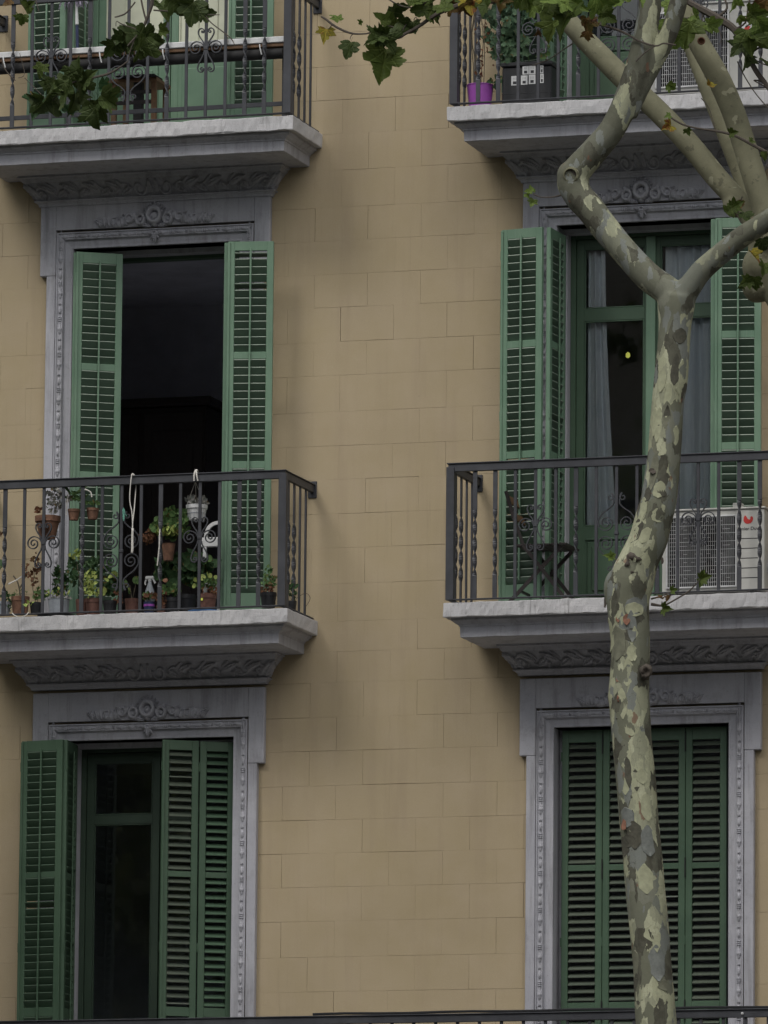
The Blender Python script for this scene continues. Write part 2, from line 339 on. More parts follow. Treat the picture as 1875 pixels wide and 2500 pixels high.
BLUEP = m_plain('blue_plastic', (.06, .19, .46), .4, .15); NAVY = m_plain('navy_plastic', (.03, .04, .10), .4, .2)
GREYP = m_plain('grey_plastic', (.33, .36, .40), .6, .2, 30); MINT = m_plain('mint_string', (.16, .42, .33), .9, .2)
REDM = m_plain('red_print', (.50, .035, .03), .5, .05); INK = m_plain('black_print', (.02, .02, .025), .5, .1)
GREYSTEM = m_plain('grey_stem', (.12, .10, .07), .8, .3, 60); LILAC = m_plain('lilac_grey_strands', (.30, .27, .36), .95, .4, 60)
YELLOW = m_plain('yellow_sticker', (.70, .75, .12), .5, .05)
LF_DARK = m_leaf('dark_plane_leaf', (.034, .054, .013), (.052, .078, .018), None, .2, True); LF_MID = m_leaf('mid_plane_leaf', (.050, .078, .015), (.085, .118, .024), None, .3, True)
LF_LIGHT = m_leaf('light_plane_leaf', (.10, .155, .032), (.14, .20, .045), None, .3, True); LF_GOLD = m_leaf('turning_plane_leaf', (.26, .21, .02), (.17, .165, .025), (.14, .045, .015), .3, True)
LF_RUST = m_leaf('rusty_plane_leaf', (.12, .065, .022), (.09, .085, .022), (.07, .028, .012), .25, True)
P_GREEN = m_leaf('potted_green', (.055, .12, .04), (.09, .17, .055)); P_BRIGHT = m_leaf('potted_lime', (.26, .36, .08), (.34, .43, .13))
P_SUCC = m_leaf('grey_succulent', (.10, .11, .095), (.27, .29, .26), None, .05); P_RED = m_leaf('reddish_foliage', (.22, .09, .05), (.13, .07, .04))
P_TOM = m_leaf('blue_green_foliage', (.060, .125, .075), (.10, .18, .10)); P_DEEP = m_leaf('dark_green_foliage', (.025, .07, .025), (.045, .10, .04))
CROWNG = m_leaf('street_tree_foliage', (.045, .07, .022), (.07, .10, .03))

# ------------------------------------------------------------------ ground and street (setting)
S = 3.912                       # spacing of the two window bays
GZ = -9.3
gm = NT('asphalt'); gm.col(gm.mix(gm.noise(40, 5, .7), (.035, .035, .037), (.055, .055, .055))); gm.set('Roughness', .9)
pm = NT('paving'); pm.col(pm.mix(pm.noise(3, 5, .6), (.14, .135, .125), (.19, .18, .165))); pm.set('Roughness', .9)
o = MB().box(-400, 400, -400, 300, GZ - .5, GZ).obj('ground', gm.m); o['kind'] = 'structure'
o = MB().cbox(-120, 120, -8.5, -.01, GZ, GZ + .13, .02).obj('pavement', pm.m); o['kind'] = 'structure'
o = MB().cbox(-120, 120, -61, -50, GZ, GZ + .13, .02).obj('pavement', pm.m); o['kind'] = 'structure'

# ------------------------------------------------------------------ facade wall: base, then blocks
ROWS = [6.98, 6.715, 6.45, 6.185, 5.92, 5.655, 5.39, 5.125, 4.86, 4.595, 4.33, 4.065, 3.797, 3.511, 3.219, 2.958, 2.694, 2.435, 2.166, 1.904, 1.62, 1.355, 1.093, .827, .561, .284, -.006, -.239,
        -.477, -.744, -1.001, -1.268, -1.53, -1.786, -2.044, -2.305, -2.578, -2.842, -3.11, -3.375, -3.64, -3.9, -4.16]
z = -4.16
while z > GZ + .5: z -= .265; ROWS.append(z)
DOORS = [(xc, zf, zt) for xc in (0, S) for zf, zt in ((3.82, 6.79), (.02, 2.99), (-4.13, -.872))]
BH = .70                        # half width of the hole behind the surround
facade = thing('apartment_facade', 'ochre plastered apartment facade scored into large blocks, two window bays wide', 'building', (2, 0, -9.3))
def fobj(mb, name, mat, **k):
    o = mb.obj(name, mat, facade, **k); o.location = (-2, 0, 9.3); return o
base = MB(); zs = sorted({-9.3, 9.5} | {q for d in DOORS for q in d[1:]})
for i in range(len(zs) - 1):
    z0, z1 = zs[i], zs[i + 1]; xs = [-8.0]
    for xc in (0, S):
        if any(d[0] == xc and d[1] <= z0 + 1e-6 and d[2] >= z1 - 1e-6 for d in DOORS): xs += [xc - BH, xc + BH]
    xs.append(12.0)
    for k in range(0, len(xs), 2): base.box(xs[k], xs[k + 1], .012, .40, z0, z1)
fobj(base, 'wall', WALL)
visible = []; rest = MB(); rb = random.Random(3)
for ri in range(len(ROWS) - 1):
    z1, z0 = ROWS[ri], ROWS[ri + 1]; zc = (z0 + z1) / 2
    off = .2135 if ri % 2 else 0
    k0 = 1.290 + off
    for k in range(-22, 26):
        x0 = k0 + k * .427; x1 = x0 + .427
        if x1 < -8 or x0 > 12: continue
        segs = [(x0, x1)]
        for xc, zf, zt in DOORS:
            if z1 > zf + .001 and z0 < zt - .001:
                ns = []
                for a, b in segs:
                    if b <= xc - BH or a >= xc + BH: ns.append((a, b)); continue
                    if a < xc - BH: ns.append((a, xc - BH - .002))
                    if b > xc + BH: ns.append((xc + BH + .002, b))
                segs = ns
        for a, b in segs:
            if b - a < .03: continue
            g = [rb.choice((.0001, .0001, .0003, .0007, .0014)) for _ in range(4)]; dy = rb.uniform(-.0005, .0005)
            box = (a + g[0], b - g[1], dy, .0118, z0 + g[2], z1 - g[3])
            inner = [xc for xc in (0, S) if a > xc - .86 and b < xc + .86]
            hid = any(a > xc - .94 and b < xc + .94 and zf - .05 < zc < zt + .5 for xc, zf, zt in DOORS)
            if -1.35 < b and a < 5.25 and -3.35 < zc < 4.75 and not hid: visible.append(box)
            else: rest.box(*box)
lab_n = 0
cache = {}
for bx in visible[:]:
    w, h = bx[1] - bx[0], bx[5] - bx[4]; key = (round(w, 3), round(h, 3))
    if key not in cache:
        cache[key] = MB().cbox(-w / 2, w / 2, 0, .0118, -h / 2, h / 2, .0006).mesh('block', WALL)
    if lab_n < 300:
        link('block', cache[key], facade, ((bx[0] + bx[1]) / 2 - 2, bx[2], (bx[4] + bx[5]) / 2 + 9.3), (0, rb.uniform(-.0014, .0014), 0)); lab_n += 1
    else: rest.box(*bx)
o = fobj(rest, 'blocks', WALL); o['kind'] = 'stuff'
# rooms behind the openings
for xc, zf, zt in DOORS:
    m = MB(); x0, x1, y0, y1, z0, z1 = xc - 1.6, xc + 1.6, .41, 3.2, zf - .02, zt + .12
    m.box(x0, x1, y1, y1 + .1, z0, z1); m.box(x0 - .1, x0, y0, y1, z0, z1); m.box(x1, x1 + .1, y0, y1, z0, z1)
    m.box(x0 - .1, x1 + .1, y0, y1 + .1, z1, z1 + .06); m.box(x0 - .1, x1 + .1, y0, y1 + .1, z0 - .06, z0)
    fobj(m, 'room', ROOM)
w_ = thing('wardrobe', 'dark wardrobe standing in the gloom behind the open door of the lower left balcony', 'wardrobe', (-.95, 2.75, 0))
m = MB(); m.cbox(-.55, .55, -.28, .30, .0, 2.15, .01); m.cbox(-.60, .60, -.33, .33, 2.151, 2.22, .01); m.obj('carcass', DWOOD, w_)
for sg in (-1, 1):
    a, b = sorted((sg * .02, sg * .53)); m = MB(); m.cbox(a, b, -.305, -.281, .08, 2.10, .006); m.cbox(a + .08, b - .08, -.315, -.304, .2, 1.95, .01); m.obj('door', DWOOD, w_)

# ------------------------------------------------------------------ relief ornament height fields
def stamps_eval(X, Yv, stamps):
    H = np.zeros_like(X)
    for st in stamps:
        kind = st[0]
        if kind == 'leaf':
            _, cx, cy, ang, L, W, h = st
            ca, sa = math.cos(ang), math.sin(ang); dx, dy = X - cx, Yv - cy
            u = (dx * ca + dy * sa) / L; v = (-dx * sa + dy * ca) / W
            wid = np.clip(1 - u * u, 0, 1) ** .7 * (1 - .35 * u)
            a = np.clip(1 - (v / np.maximum(wid, 1e-3)) ** 2, 0, 1); a[np.abs(u) > 1] = 0
            vein = 1 - .45 * np.exp(-(v / .12) ** 2) - .18 * (np.sin(u * 16 + np.abs(v) * 5) > .3)
            H = np.maximum(H, h * np.sqrt(a) * vein)
        elif kind == 'blob':
            _, cx, cy, rx, ry, h = st
            a = np.clip(1 - ((X - cx) / rx) ** 2 - ((Yv - cy) / ry) ** 2, 0, 1); H = np.maximum(H, h * np.sqrt(a))
        elif kind == 'ring':
            _, cx, cy, rx, ry, t, h = st
            r = np.sqrt(((X - cx) / rx) ** 2 + ((Yv - cy) / ry) ** 2)
            a = np.clip(1 - ((r - 1) * min(rx, ry) / t) ** 2, 0, 1); H = np.maximum(H, h * np.sqrt(a))
        elif kind == 'spiral':
            _, cx, cy, r0, t, h, sgn, ph = st
            dx, dy = (X - cx) * sgn, Yv - cy; r = np.sqrt(dx * dx + dy * dy); th = np.arctan2(dy, dx) + ph
            best = np.full_like(X, 9.)
            for k in range(-3, 2):
                rr = r0 * np.exp(.17 * (th + 2 * math.pi * k)); rr = np.where(rr > r0 * 1.15, 9., rr); best = np.minimum(best, np.abs(r - rr))
            a = np.clip(1 - (best / t) ** 2, 0, 1); H = np.maximum(H, h * np.sqrt(a))
        elif kind == 'line':
            _, pts, t, h = st
            d = np.full_like(X, 9.)
            for (x0, y0), (x1, y1) in zip(pts[:-1], pts[1:]):
                vx, vy = x1 - x0, y1 - y0; q = np.clip(((X - x0) * vx + (Yv - y0) * vy) / (vx * vx + vy * vy + 1e-9), 0, 1)
                d = np.minimum(d, np.hypot(X - x0 - q * vx, Yv - y0 - q * vy))
            a = np.clip(1 - (d / t) ** 2, 0, 1); H = np.maximum(H, h * np.sqrt(a))
    return H
# frieze under the balcony slab (path left side, front, right side), shared by all balconies
def frieze_mesh():
    hw0, hw1, d0, d1 = .955, 1.045, .062, .155
    zt, zb = -.305, -.432
    nv = 22; svals = []
    side = d1
    ss = np.concatenate([np.linspace(-1.10 - side, -1.10, 16, endpoint=False), np.linspace(-1.10, 1.10, 470), np.linspace(1.10, 1.10 + side, 17)[1:]])
    vv = np.linspace(0, 1, nv)
    Sg, Vg = np.meshgrid(ss, vv); Yg = Vg * .13
    st = []
    for sg in (-1, 1):
        st += [('spiral', sg * .125, .058, .058, .011, .020, -sg, .6), ('blob', sg * .125, .058, .02, .02, .022)]
        st.append(('leaf', sg * .03, .075, math.pi / 2, .05, .026, .018))
        pts = [(sg * (.19 + .03 * i), .062 + .034 * math.sin(i * .75)) for i in range(30)]
        st.append(('line', pts, .008, .014))
        for i in range(9):
            x = sg * (.25 + .1 * i); up = 1 if i % 2 else -1
            st.append(('leaf', x, .065 + up * .022, sg * up * .42 + (0 if sg > 0 else math.pi), .066, .026, .022))
            st.append(('leaf', x + sg * .045, .065 - up * .038, -sg * up * .9 + (0 if sg > 0 else math.pi), .038, .017, .015))
        for k in range(4): st.append(('leaf', sg * (1.06 + .035 * k), .06, math.pi / 2 + sg * .25 * (k - 1), .062, .022, .024))
    H = stamps_eval(Sg, Yg, st) * 1.55
    vs = []
    for j in range(nv):
        v = vv[j]; c = v * v * (3 - 2 * v) * .5 + v * v * .5
        hw = hw0 + (hw1 - hw0) * c; d = d0 + (d1 - d0) * c; z = zb + (zt - zb) * v
        for i in range(len(ss)):
            s_, h = ss[i], H[j, i]
            if s_ < -1.10: f = (s_ + 1.10 + side) / side; vs.append((-hw - h, -d * f, z))
            elif s_ > 1.10: f = 1 - (s_ - 1.10) / side; vs.append((hw + h, -d * f, z))
            else:
                e = max(0, abs(s_) - 1.07) / .03
                vs.append((s_ / 1.10 * hw + math.copysign(h * e, s_), -d - h * (1 - .3 * e), z))
    n = len(ss); fs = [(j * n + i, j * n + i + 1, (j + 1) * n + i + 1, (j + 1) * n + i) for j in range(nv - 1) for i in range(n - 1)]
    mb = MB(); mb.add(vs, fs); return mb.mesh('carved_frieze', TRIM, True)
FRIEZE = frieze_mesh()
def heightfield(name, x0, x1, y0, y1, nx, ny, stamps, mat, thr=.0015):
    xs = np.linspace(x0, x1, nx); ys = np.linspace(y0, y1, ny); X, Yv = np.meshgrid(xs, ys); H = stamps_eval(X, Yv, stamps)
    mb = MB(); idx = {}; vs = []; fs = []
    keep = H > thr
    for j in range(ny - 1):
        for i in range(nx - 1):
            if keep[j, i] or keep[j, i + 1] or keep[j + 1, i] or keep[j + 1, i + 1]:
                q = []
                for a, b in ((j, i), (j, i + 1), (j + 1, i + 1), (j + 1, i)):
                    if (a, b) not in idx: idx[a, b] = len(vs); vs.append((X[a, b], -H[a, b] + .001, Yv[a, b]))
                    q.append(idx[a, b])
                fs.append(tuple(q))
    mb.add(vs, fs); return mb.mesh(name, mat, True)
def cartouche():
    st = [('ring', 0, .095, .050, .054, .020, .052), ('blob', 0, .085, .034, .038, .040), ('blob', 0, .078, .016, .026, .050), ('blob', 0, .03, .022, .026, .04)]
    for k in range(9):
        a = math.pi * (.05 + .90 * k / 8); st.append(('leaf', .070 * math.cos(a), .10 + .072 * math.sin(a), a, .032, .014, .046))
    for sg in (-1, 1):
        st += [('ring', sg * .112, .066, .032, .038, .014, .046), ('spiral', sg * .112, .062, .030, .008, .03, sg, 1), ('leaf', sg * .085, .022, sg * .3 + (0 if sg > 0 else math.pi), .06, .016, .034), ('blob', sg * .125, .118, .022, .020, .03),
               ('blob', sg * .170, .092, .028, .034, .034), ('ring', sg * .205, .078, .028, .030, .010, .036), ('blob', sg * .207, .074, .015, .018, .026), ('leaf', sg * .235, .10, sg * .5 + (0 if sg > 0 else math.pi), .035, .014, .03)]
        pts = [(sg * (.20 + .03 * i), .055 + .016 * math.sin(i * 1.1 + 1)) for i in range(9)]
        st.append(('line', pts, .032, .024))
        for i in range(7): st.append(('line', [(sg * (.225 + i * .036), .028), (sg * (.240 + i * .036), .086)], .007, .034))
        st += [('leaf', sg * .455, .060, sg * .5 + (0 if sg > 0 else math.pi), .045, .024, .034), ('ring', sg * .33, .062, .024, .026, .008, .032)]
    return heightfield('cartouche', -.54, .54, 0, .215, 380, 84, st, TRIM)
CARTOUCHE = cartouche()
def pendant():
    st = [('leaf', 0, -.035, -math.pi / 2, .042, .017, .03), ('ring', 0, 0, .02, .014, .009, .03)]
    for sg in (-1, 1): st += [('leaf', sg * .03, -.004, sg * .35 + (0 if sg > 0 else math.pi), .04, .012, .022), ('leaf', sg * .018, -.026, -sg * .9 + (0 if sg > 0 else math.pi), .03, .01, .022)]
    return heightfield('pendant', -.08, .08, -.09, .03, 60, 46, st, TRIM)
PENDANT = pendant()

# ------------------------------------------------------------------ window surrounds
def bead_piece(mb, M):
    """one repeat (0.28 m) of leaf and bead moulding running along local x"""
    def blob(cx, rx, ry, h, n=8):
        vs = []; fs = []
        for j in range(4):
            ph = j / 3 * math.pi / 2
            for k in range(n):
                a = 2 * math.pi * k / n; vs.append(M @ Vector((cx + rx * math.cos(a) * math.cos(ph), -h * math.sin(ph), ry * math.sin(a) * math.cos(ph))))
        for j in range(3):
            for k in range(n): fs.append((j * n + k, j * n + (k + 1) % n, (j + 1) * n + (k + 1) % n, (j + 1) * n + k))
        mb.add(vs, fs)
    blob(.14, .15, .010, .006); blob(.055, .046, .014, .010); blob(.055, .022, .019, .013)
    for k in range(3): blob(.120 + .014 * k, .0060, .018, .012, 6)
    blob(.200, .036, .014, .011)
    for s_ in (-1, 1):
        blob(.185, .022, .006, .012, 6); blob(.25, .010, .014, .008, 6)
def surround(parent, xc, zf, T, L):
    """L converts world coords to the parent's local ones"""
    def ob(mb, name, mat=TRIM, **k):
        o = mb.obj(name, mat, parent, **k); o.location = L; return o
    m = MB(); zl = T - .215; zh = T + .372
    for sg in (-1, 1):
        a, b = sorted((xc + sg * .886, xc + sg * .812)); m.cbox(a, b, -.05, .002, zf, zl, .004)
        a, b = sorted((xc + sg * .94, xc + sg * .812)); m.cbox(a, b, -.052, .002, zl + .0005, zh, .005)
    m.cbox(xc - .8115, xc + .8115, -.0515, .002, T + .145, zh, .003)
    ob(m, 'architrave')
    m = MB()                                                     # moulded inner frame
    for sg in (-1, 1):
        def prof(z): return [(xc + sg * .806, -.040, z), (xc + sg * .806, -.052, z), (xc + sg * .797, -.054, z), (xc + sg * .793, -.044, z), (xc + sg * .752, -.044, z), (xc + sg * .748, -.036, z), (xc + sg * .742, -.018, z), (xc + sg * .70, -.010, z), (xc + sg * .683, -.012, z), (xc + sg * .680, -.004, z), (xc + sg * .680, .16, z), (xc + sg * .645, .17, z), (xc + sg * .645, .42, z), (xc + sg * .70, .42, z)]
        # mitred leg and head
        A = prof(zf); B = [(x, y, T + (abs(x - xc) - .68)) for x, y, _ in prof(0)]
        n = len(A); m.add(A + B, [((i, i + n, i + n + 1, i + 1) if sg < 0 else (i, i + 1, i + n + 1, i + n)) for i in range(n - 1)])
    A = [(xc - (abs(x - xc)), y, T + (abs(x - xc) - .68)) for x, y, _ in prof(0)]; B = [(xc + (xc - x), y, z) for x, y, z in A]; n = len(A)
    m.add(A + B, [(i, i + 1, i + n + 1, i + n) for i in range(n - 1)])
    ob(m, 'moulded_frame')
    m = MB(); z = zf + .06
    while z < T + .02:
        for sg in (-1, 1): bead_piece(m, Matrix.Translation((xc + sg * .772, -.044, z)) @ Matrix.Rotation(-math.pi / 2, 4, 'Y'))
        z += .28
    for k in range(-3, 3):
        bead_piece(m, Matrix.Translation((xc + k * .262 + (.008 if k >= 0 else -.01), -.044, T + .092)))
    o = ob(m, 'bead_moulding', smooth=True); o['kind'] = 'stuff'
    link('cartouche', CARTOUCHE, parent, (xc + L[0], -.0515 + L[1], T + .132 + L[2]))
    link('pendant', PENDANT, parent, (xc + L[0] + .0, -.046 + L[1], T + .088 + L[2]))

# ------------------------------------------------------------------ shutters
SLATM = {}
def slat_mesh(w, mat, thick=.0085, depth=.052):
    k = (round(w, 3), mat.name, thick, depth)
    if k not in SLATM:
        m = MB(); c = depth / 2; t = thick / 2; b = .0035
        sec = [(-c + b, -t), (c - b, -t), (c, 0), (c - b, t), (-c + b, t), (-c, 0)]
        vs = [(x, y, z) for x in (-w / 2, w / 2) for y, z in sec]
        for i in range(6):
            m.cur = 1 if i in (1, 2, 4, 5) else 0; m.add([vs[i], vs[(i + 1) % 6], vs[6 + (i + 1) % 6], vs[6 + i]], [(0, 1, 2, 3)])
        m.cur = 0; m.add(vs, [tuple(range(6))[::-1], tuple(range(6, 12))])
        SLATM[k] = m.mesh('slat', [mat, LITEDGE if mat is SLATI else mat])
    return SLATM[k]
def leaf(parent, L, P0, P1, z0, z1, panels, rod=True, inner=True, mat=GREEN, smat=GREEN, seed=0, pitch=.0595, lean=0, label=None, astr=False, tilt=40):
    """shutter leaf standing between plan points P0 and P1 (left to right seen from the street)"""
    rr = random.Random(seed)
    d = Vector((P1[0] - P0[0], P1[1] - P0[1])); w = d.length; ang = math.atan2(d.y, d.x)
    M = Matrix.Translation((P0[0], P0[1], z0)) @ Matrix.Rotation(ang, 4, 'Z')
    m = MB(); st = .052; th = .017; h = z1 - z0
    m.cbox(0, st, -th, th, 0, h, .003, M); m.cbox(w - st, w, -th, th, 0, h, .003, M)
    zz = [0] + [q - z0 for p in panels for q in p] + [h]
    for i in range(0, len(zz), 2): m.cbox(st - .001, w - st + .001, -th + .002, th - .002, zz[i], zz[i + 1], .002, M)
    if astr: m.cbox(-.002, .018, -th - .010, -th + .001, .01, h - .01, .003, M)
    for hz in (.18, h * .5, h - .2):                          # hinge knuckles
        m.tube([M @ Vector((-.004, -th + .002, hz - .035)), M @ Vector((-.004, -th + .002, hz + .035))], .006, 6)
    sh = m.mesh('shutter', mat); o = link('shutter', sh, parent, L)
    if label: o['label'] = label
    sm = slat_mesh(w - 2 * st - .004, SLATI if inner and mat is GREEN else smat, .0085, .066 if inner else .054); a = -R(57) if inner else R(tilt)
    for pz0, pz1 in panels:
        n = max(1, int(round((pz1 - pz0) / pitch))); pp = (pz1 - pz0) / n
        for k in range(n):
            zc = pz0 - z0 + (k + .5) * pp; aa = a * (1 + rr.uniform(-.05, .05)); roll = rr.uniform(-.004, .004)
            if rr.random() < .03: aa = a * rr.uniform(.3, .75)
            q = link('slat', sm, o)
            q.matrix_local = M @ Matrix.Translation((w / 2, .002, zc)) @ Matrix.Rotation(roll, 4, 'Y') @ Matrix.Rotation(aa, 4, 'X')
    if rod:
        m = MB(); yy = -.036 if inner else -.036
        m.cbox(w / 2 - .007, w / 2 + .007, yy, yy + .012, panels[0][0] - z0 + .03, panels[-1][1] - z0 + .02, .002, M)
        q = m.obj('tilt_rod', mat, o)
    return o
def glazed_leaf(parent, L, x0, x1, z0, z1, y, rail, kick, kickmat=GREEND, mat=GREEND, cream=False):
    """glazed door leaf with transom rail and panelled foot"""
    m = MB(); st = .06; y0, y1 = y, y + .045
    m.cbox(x0, x0 + st, y0, y1, z0, z1, .003); m.cbox(x1 - st, x1, y0, y1, z0, z1, .003)
    for a, b in ((z1 - .07, z1), (rail[0], rail[1]), (z0, kick)): m.cbox(x0 + st - .001, x1 - st + .001, y0 + .002, y1 - .002, a, b, .002)
    a, b, c, d = x0 + st, x1 - st, z0 + .13, kick - .12
    o = m.obj('door_leaf', mat, parent, loc=L)
    m = MB(); m.cbox(a + .035, b - .035, y0 - .012, y0 + .004, c, d, .005); m.cbox(a + .075, b - .075, y0 - .024, y0 - .010, c + .04, d - .04, .010)
    m.cbox(a + .02, b - .02, y0 - .010, y0 + .004, d + .012, d + .03, .003)
    m.obj('kick_panel', kickmat, o)
    for a2, b2 in ((rail[1], z1 - .07), (kick, rail[0])):
        g = MB().box(x0 + st - .004, x1 - st + .004, y0 + .019, y0 + .023, a2 - .004, b2 + .004)
        g.obj('pane', CREAM if cream else GLASS, o)
        gb = MB()
        for u0, u1, w0, w1 in ((x0 + st, x0 + st + .012, a2, b2), (x1 - st - .012, x1 - st, a2, b2), (x0 + st + .012, x1 - st - .012, b2 - .012, b2), (x0 + st + .012, x1 - st - .012, a2, a2 + .012)):
            gb.cbox(u0, u1, y0 + .004, y0 + .018, w0, w1, .003)
        if cream:
            for q in (.33, .66): gb.cbox(x0 + st + (x1 - x0 - 2 * st) * q - .004, x0 + st + (x1 - x0 - 2 * st) * q + .004, y0 + .010, y0 + .0185, a2 + .013, b2 - .013, .002)
        gb.obj('glazing_bead', CREAM if cream else mat, o)
    return o
def curtain(name, label, X0, X1, z0, z1, y, flare=0, n=9, seed=1, thing_=True, gather=0):
    rr = random.Random(seed); m = MB(); nx, nz = 60, 26; vs = []
    ph = [rr.uniform(0, 6) for _ in range(4)]
    for j in range(nz + 1):
        v = j / nz
        for i in range(nx + 1):
            u = i / nx
            xx = X0 + (X1 - X0) * u + flare * u * (1 - v) ** 1.6
            yy = y + .022 * math.sin(u * n * 2 * math.pi / 2 + ph[0] + .5 * math.sin(v * 2 + ph[1])) + .010 * math.sin(u * n * 5.3 + ph[2] + v)
            vs.append((xx, yy, z0 + (z1 - z0) * v))
    m.add(vs, [(j * (nx + 1) + i, j * (nx + 1) + i + 1, (j + 1) * (nx + 1) + i + 1, (j + 1) * (nx + 1) + i) for j in range(nz) for i in range(nx)])
    return tag(m.obj(name, CURT, None, smooth=True), label, 'curtain')

PM = [(.19, 1.155), (1.21, 2.005), (2.06, 2.85)]               # panels, second floor
PL = [(-3.96, -3.02), (-2.95, -1.955), (-1.91, -.98)]          # first floor
PT = [(z + 3.8 if 0 else z, y) for z, y in ((3.99, 4.955), (5.01, 5.805), (5.86, 6.65))]
def window_thing(label, xc, zf, T):
    t = thing('french_window', label, 'window', (xc, 0, zf)); L = (-xc, 0, -zf)
    surround(t, xc, zf, T, L)
    return t, L
def door_frame(t, L, xc, zf, T, y, mat=GREEND):
    m = MB(); 
    for sg in (-1, 1):
        a, b = sorted((xc + sg * .644, xc + sg * .602)); m.cbox(a, b, y - .02, y + .07, zf, T - .001, .003)
    m.cbox(xc - .6015, xc + .6015, y - .02, y + .07, T - .062, T - .002, .003)
    m.obj('door_frame', mat, t, loc=L)

# second floor, left bay: open on a dark room
t, L = window_thing('second floor french window of the left bay, doors open on a black room', 0, .0, 2.99)
door_frame(t, L, 0, 0, 2.99, .30)
leaf(t, L, (-.600, -.17), (-.285, .02), .05, 2.935, PM, seed=1, astr=True, label='left shutter leaf, folded across the opening')
leaf(t, L, (-.632, .15), (-.612, -.15), .05, 2.935, PM, seed=2, rod=False)
leaf(t, L, (.700, -.335), (1.045, -.265), .05, 2.922, PM, seed=3, astr=True, label='right shutter leaf, folded back over the wall')
leaf(t, L, (.648, .10), (.675, -.31), .05, 2.922, PM, seed=4, rod=False)
# second floor, right bay
t, L = window_thing('second floor french window of the right bay with lace curtains and closed glass doors', S, .0, 2.99)
leaf(t, L, (2.868, -.245), (3.205, -.30), .05, 2.925, PM, seed=5, astr=True, label='outer left shutter leaf over the wall')
leaf(t, L, (3.245, -.285), (3.262, .09), .05, 2.925, PM, seed=6, label='left shutter leaf standing square to the wall', mat=GREEN)
leaf(t, L, (4.560, -.31), (4.905, -.26), .05, 2.925, PM, seed=7, astr=True, label='right shutter leaf folded back over the wall')
leaf(t, L, (4.52, .10), (4.535, -.29), .05, 2.925, PM, seed=8, rod=False)
door_frame(t, L, S, 0, 2.99, .28)
glazed_leaf(t, L, S - .60, S - .004, .03, 2.925, .275, (2.29, 2.385), .70)
glazed_leaf(t, L, S + .004, S + .60, .03, 2.925, .275, (2.29, 2.385), .70)
m = MB(); m.cbox(S - .045, S + .03, .252, .272, .03, 2.925, .004); m.obj('meeting_stile', GREEN, t, loc=L)
m = MB(); pc = at(1533, 867, .290)
m.add([(pc.x + .020 * math.cos(a), .290, pc.z + .024 * math.sin(a)) for a in (1.57, 2.6, 3.6, 4.3, 5.1, 5.9, 6.9)], [tuple(range(7))])
tag(m.obj('sticker', YELLOW), 'small yellow face shaped sticker on the glass door of the right bay', 'sticker')
curtain('curtain', 'white lace curtain behind the left pane of the right bay door, flaring at its foot', 3.385, 3.52, .60, 2.84, .345, .11, 4, 2)
curtain('curtain', 'wide bluish white curtain behind the right pane of the right bay door', 4.00, 4.45, .60, 2.85, .35, 0, 9, 5)
# first floor, left bay
t, L = window_thing('first floor french window of the left bay, left shutters folded out, right ones half closed', 0, -4.13, -.872)
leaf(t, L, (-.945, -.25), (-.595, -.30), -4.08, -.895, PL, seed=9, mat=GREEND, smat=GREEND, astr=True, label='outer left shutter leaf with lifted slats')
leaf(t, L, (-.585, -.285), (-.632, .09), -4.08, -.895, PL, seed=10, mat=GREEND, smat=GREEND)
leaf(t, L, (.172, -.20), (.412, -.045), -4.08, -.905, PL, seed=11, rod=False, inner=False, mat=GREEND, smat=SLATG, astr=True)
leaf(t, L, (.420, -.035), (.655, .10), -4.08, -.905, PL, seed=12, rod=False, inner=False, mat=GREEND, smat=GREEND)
GREENX = m_green('shaded_bottle_green', (.022, .042, .027), (.034, .060, .038), (.08, .1, .08), .12)  # door green darkened in the colour to stand for shade in the recess
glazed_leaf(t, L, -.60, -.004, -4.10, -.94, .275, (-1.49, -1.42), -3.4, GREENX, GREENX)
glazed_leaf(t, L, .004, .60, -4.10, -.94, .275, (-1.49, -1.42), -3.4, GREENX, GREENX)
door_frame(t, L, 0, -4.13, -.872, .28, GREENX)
# first floor, right bay: all four leaves closed
t, L = window_thing('first floor french window of the right bay with all four louvred shutters closed', S, -4.13, -.872)
xs = [S - .645, S - .333, S - .003, S + .003, S + .333, S + .645]
for i, (a, b) in enumerate(((S - .642, S - .325), (S - .321, S - .004), (S + .004, S + .321), (S + .325, S + .642))):
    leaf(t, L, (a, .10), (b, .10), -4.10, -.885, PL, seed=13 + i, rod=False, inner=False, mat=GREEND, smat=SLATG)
m = MB()
for xx in (S - .323, S + .323):
    for zz in (-1.93, -.98, -3.0): m.cbox(xx - .004, xx + .004, .072, .082, zz - .09, zz + .06, .001)
m.obj('hinge_strap', BLACK, t, loc=L)
# third floor
t, L = window_thing('third floor french window of the left bay with cream doors behind green shutters', 0, 3.80, 6.79)
leaf(t, L, (-.985, -.25), (-.665, -.30), 3.85, 6.73, PT, seed=20, astr=True)
leaf(t, L, (-.625, -.28), (-.605, .10), 3.85, 6.73, PT, seed=21)
leaf(t, L, (.675, -.31), (1.02, -.26), 3.85, 6.73, PT, seed=22, astr=True)
door_frame(t, L, 0, 3.80, 6.79, .28, GREEN)
glazed_leaf(t, L, -.60, -.004, 3.83, 6.72, .275, (6.1, 6.18), 4.60, GREEN, GREEN, True)
glazed_leaf(t, L, .004, .60, 3.83, 6.72, .275, (6.1, 6.18), 4.60, GREEN, GREEN, True)
t, L = window_thing('third floor french window of the right bay behind the potted vines and outdoor unit', S, 3.80, 6.79)
leaf(t, L, (2.868, -.245), (3.205, -.30), 3.85, 6.73, PT, seed=23)
leaf(t, L, (3.245, -.285), (3.262, .09), 3.85, 6.73, PT, seed=24)
leaf(t, L, (4.560, -.31), (4.905, -.26), 3.85, 6.73, PT, seed=25)
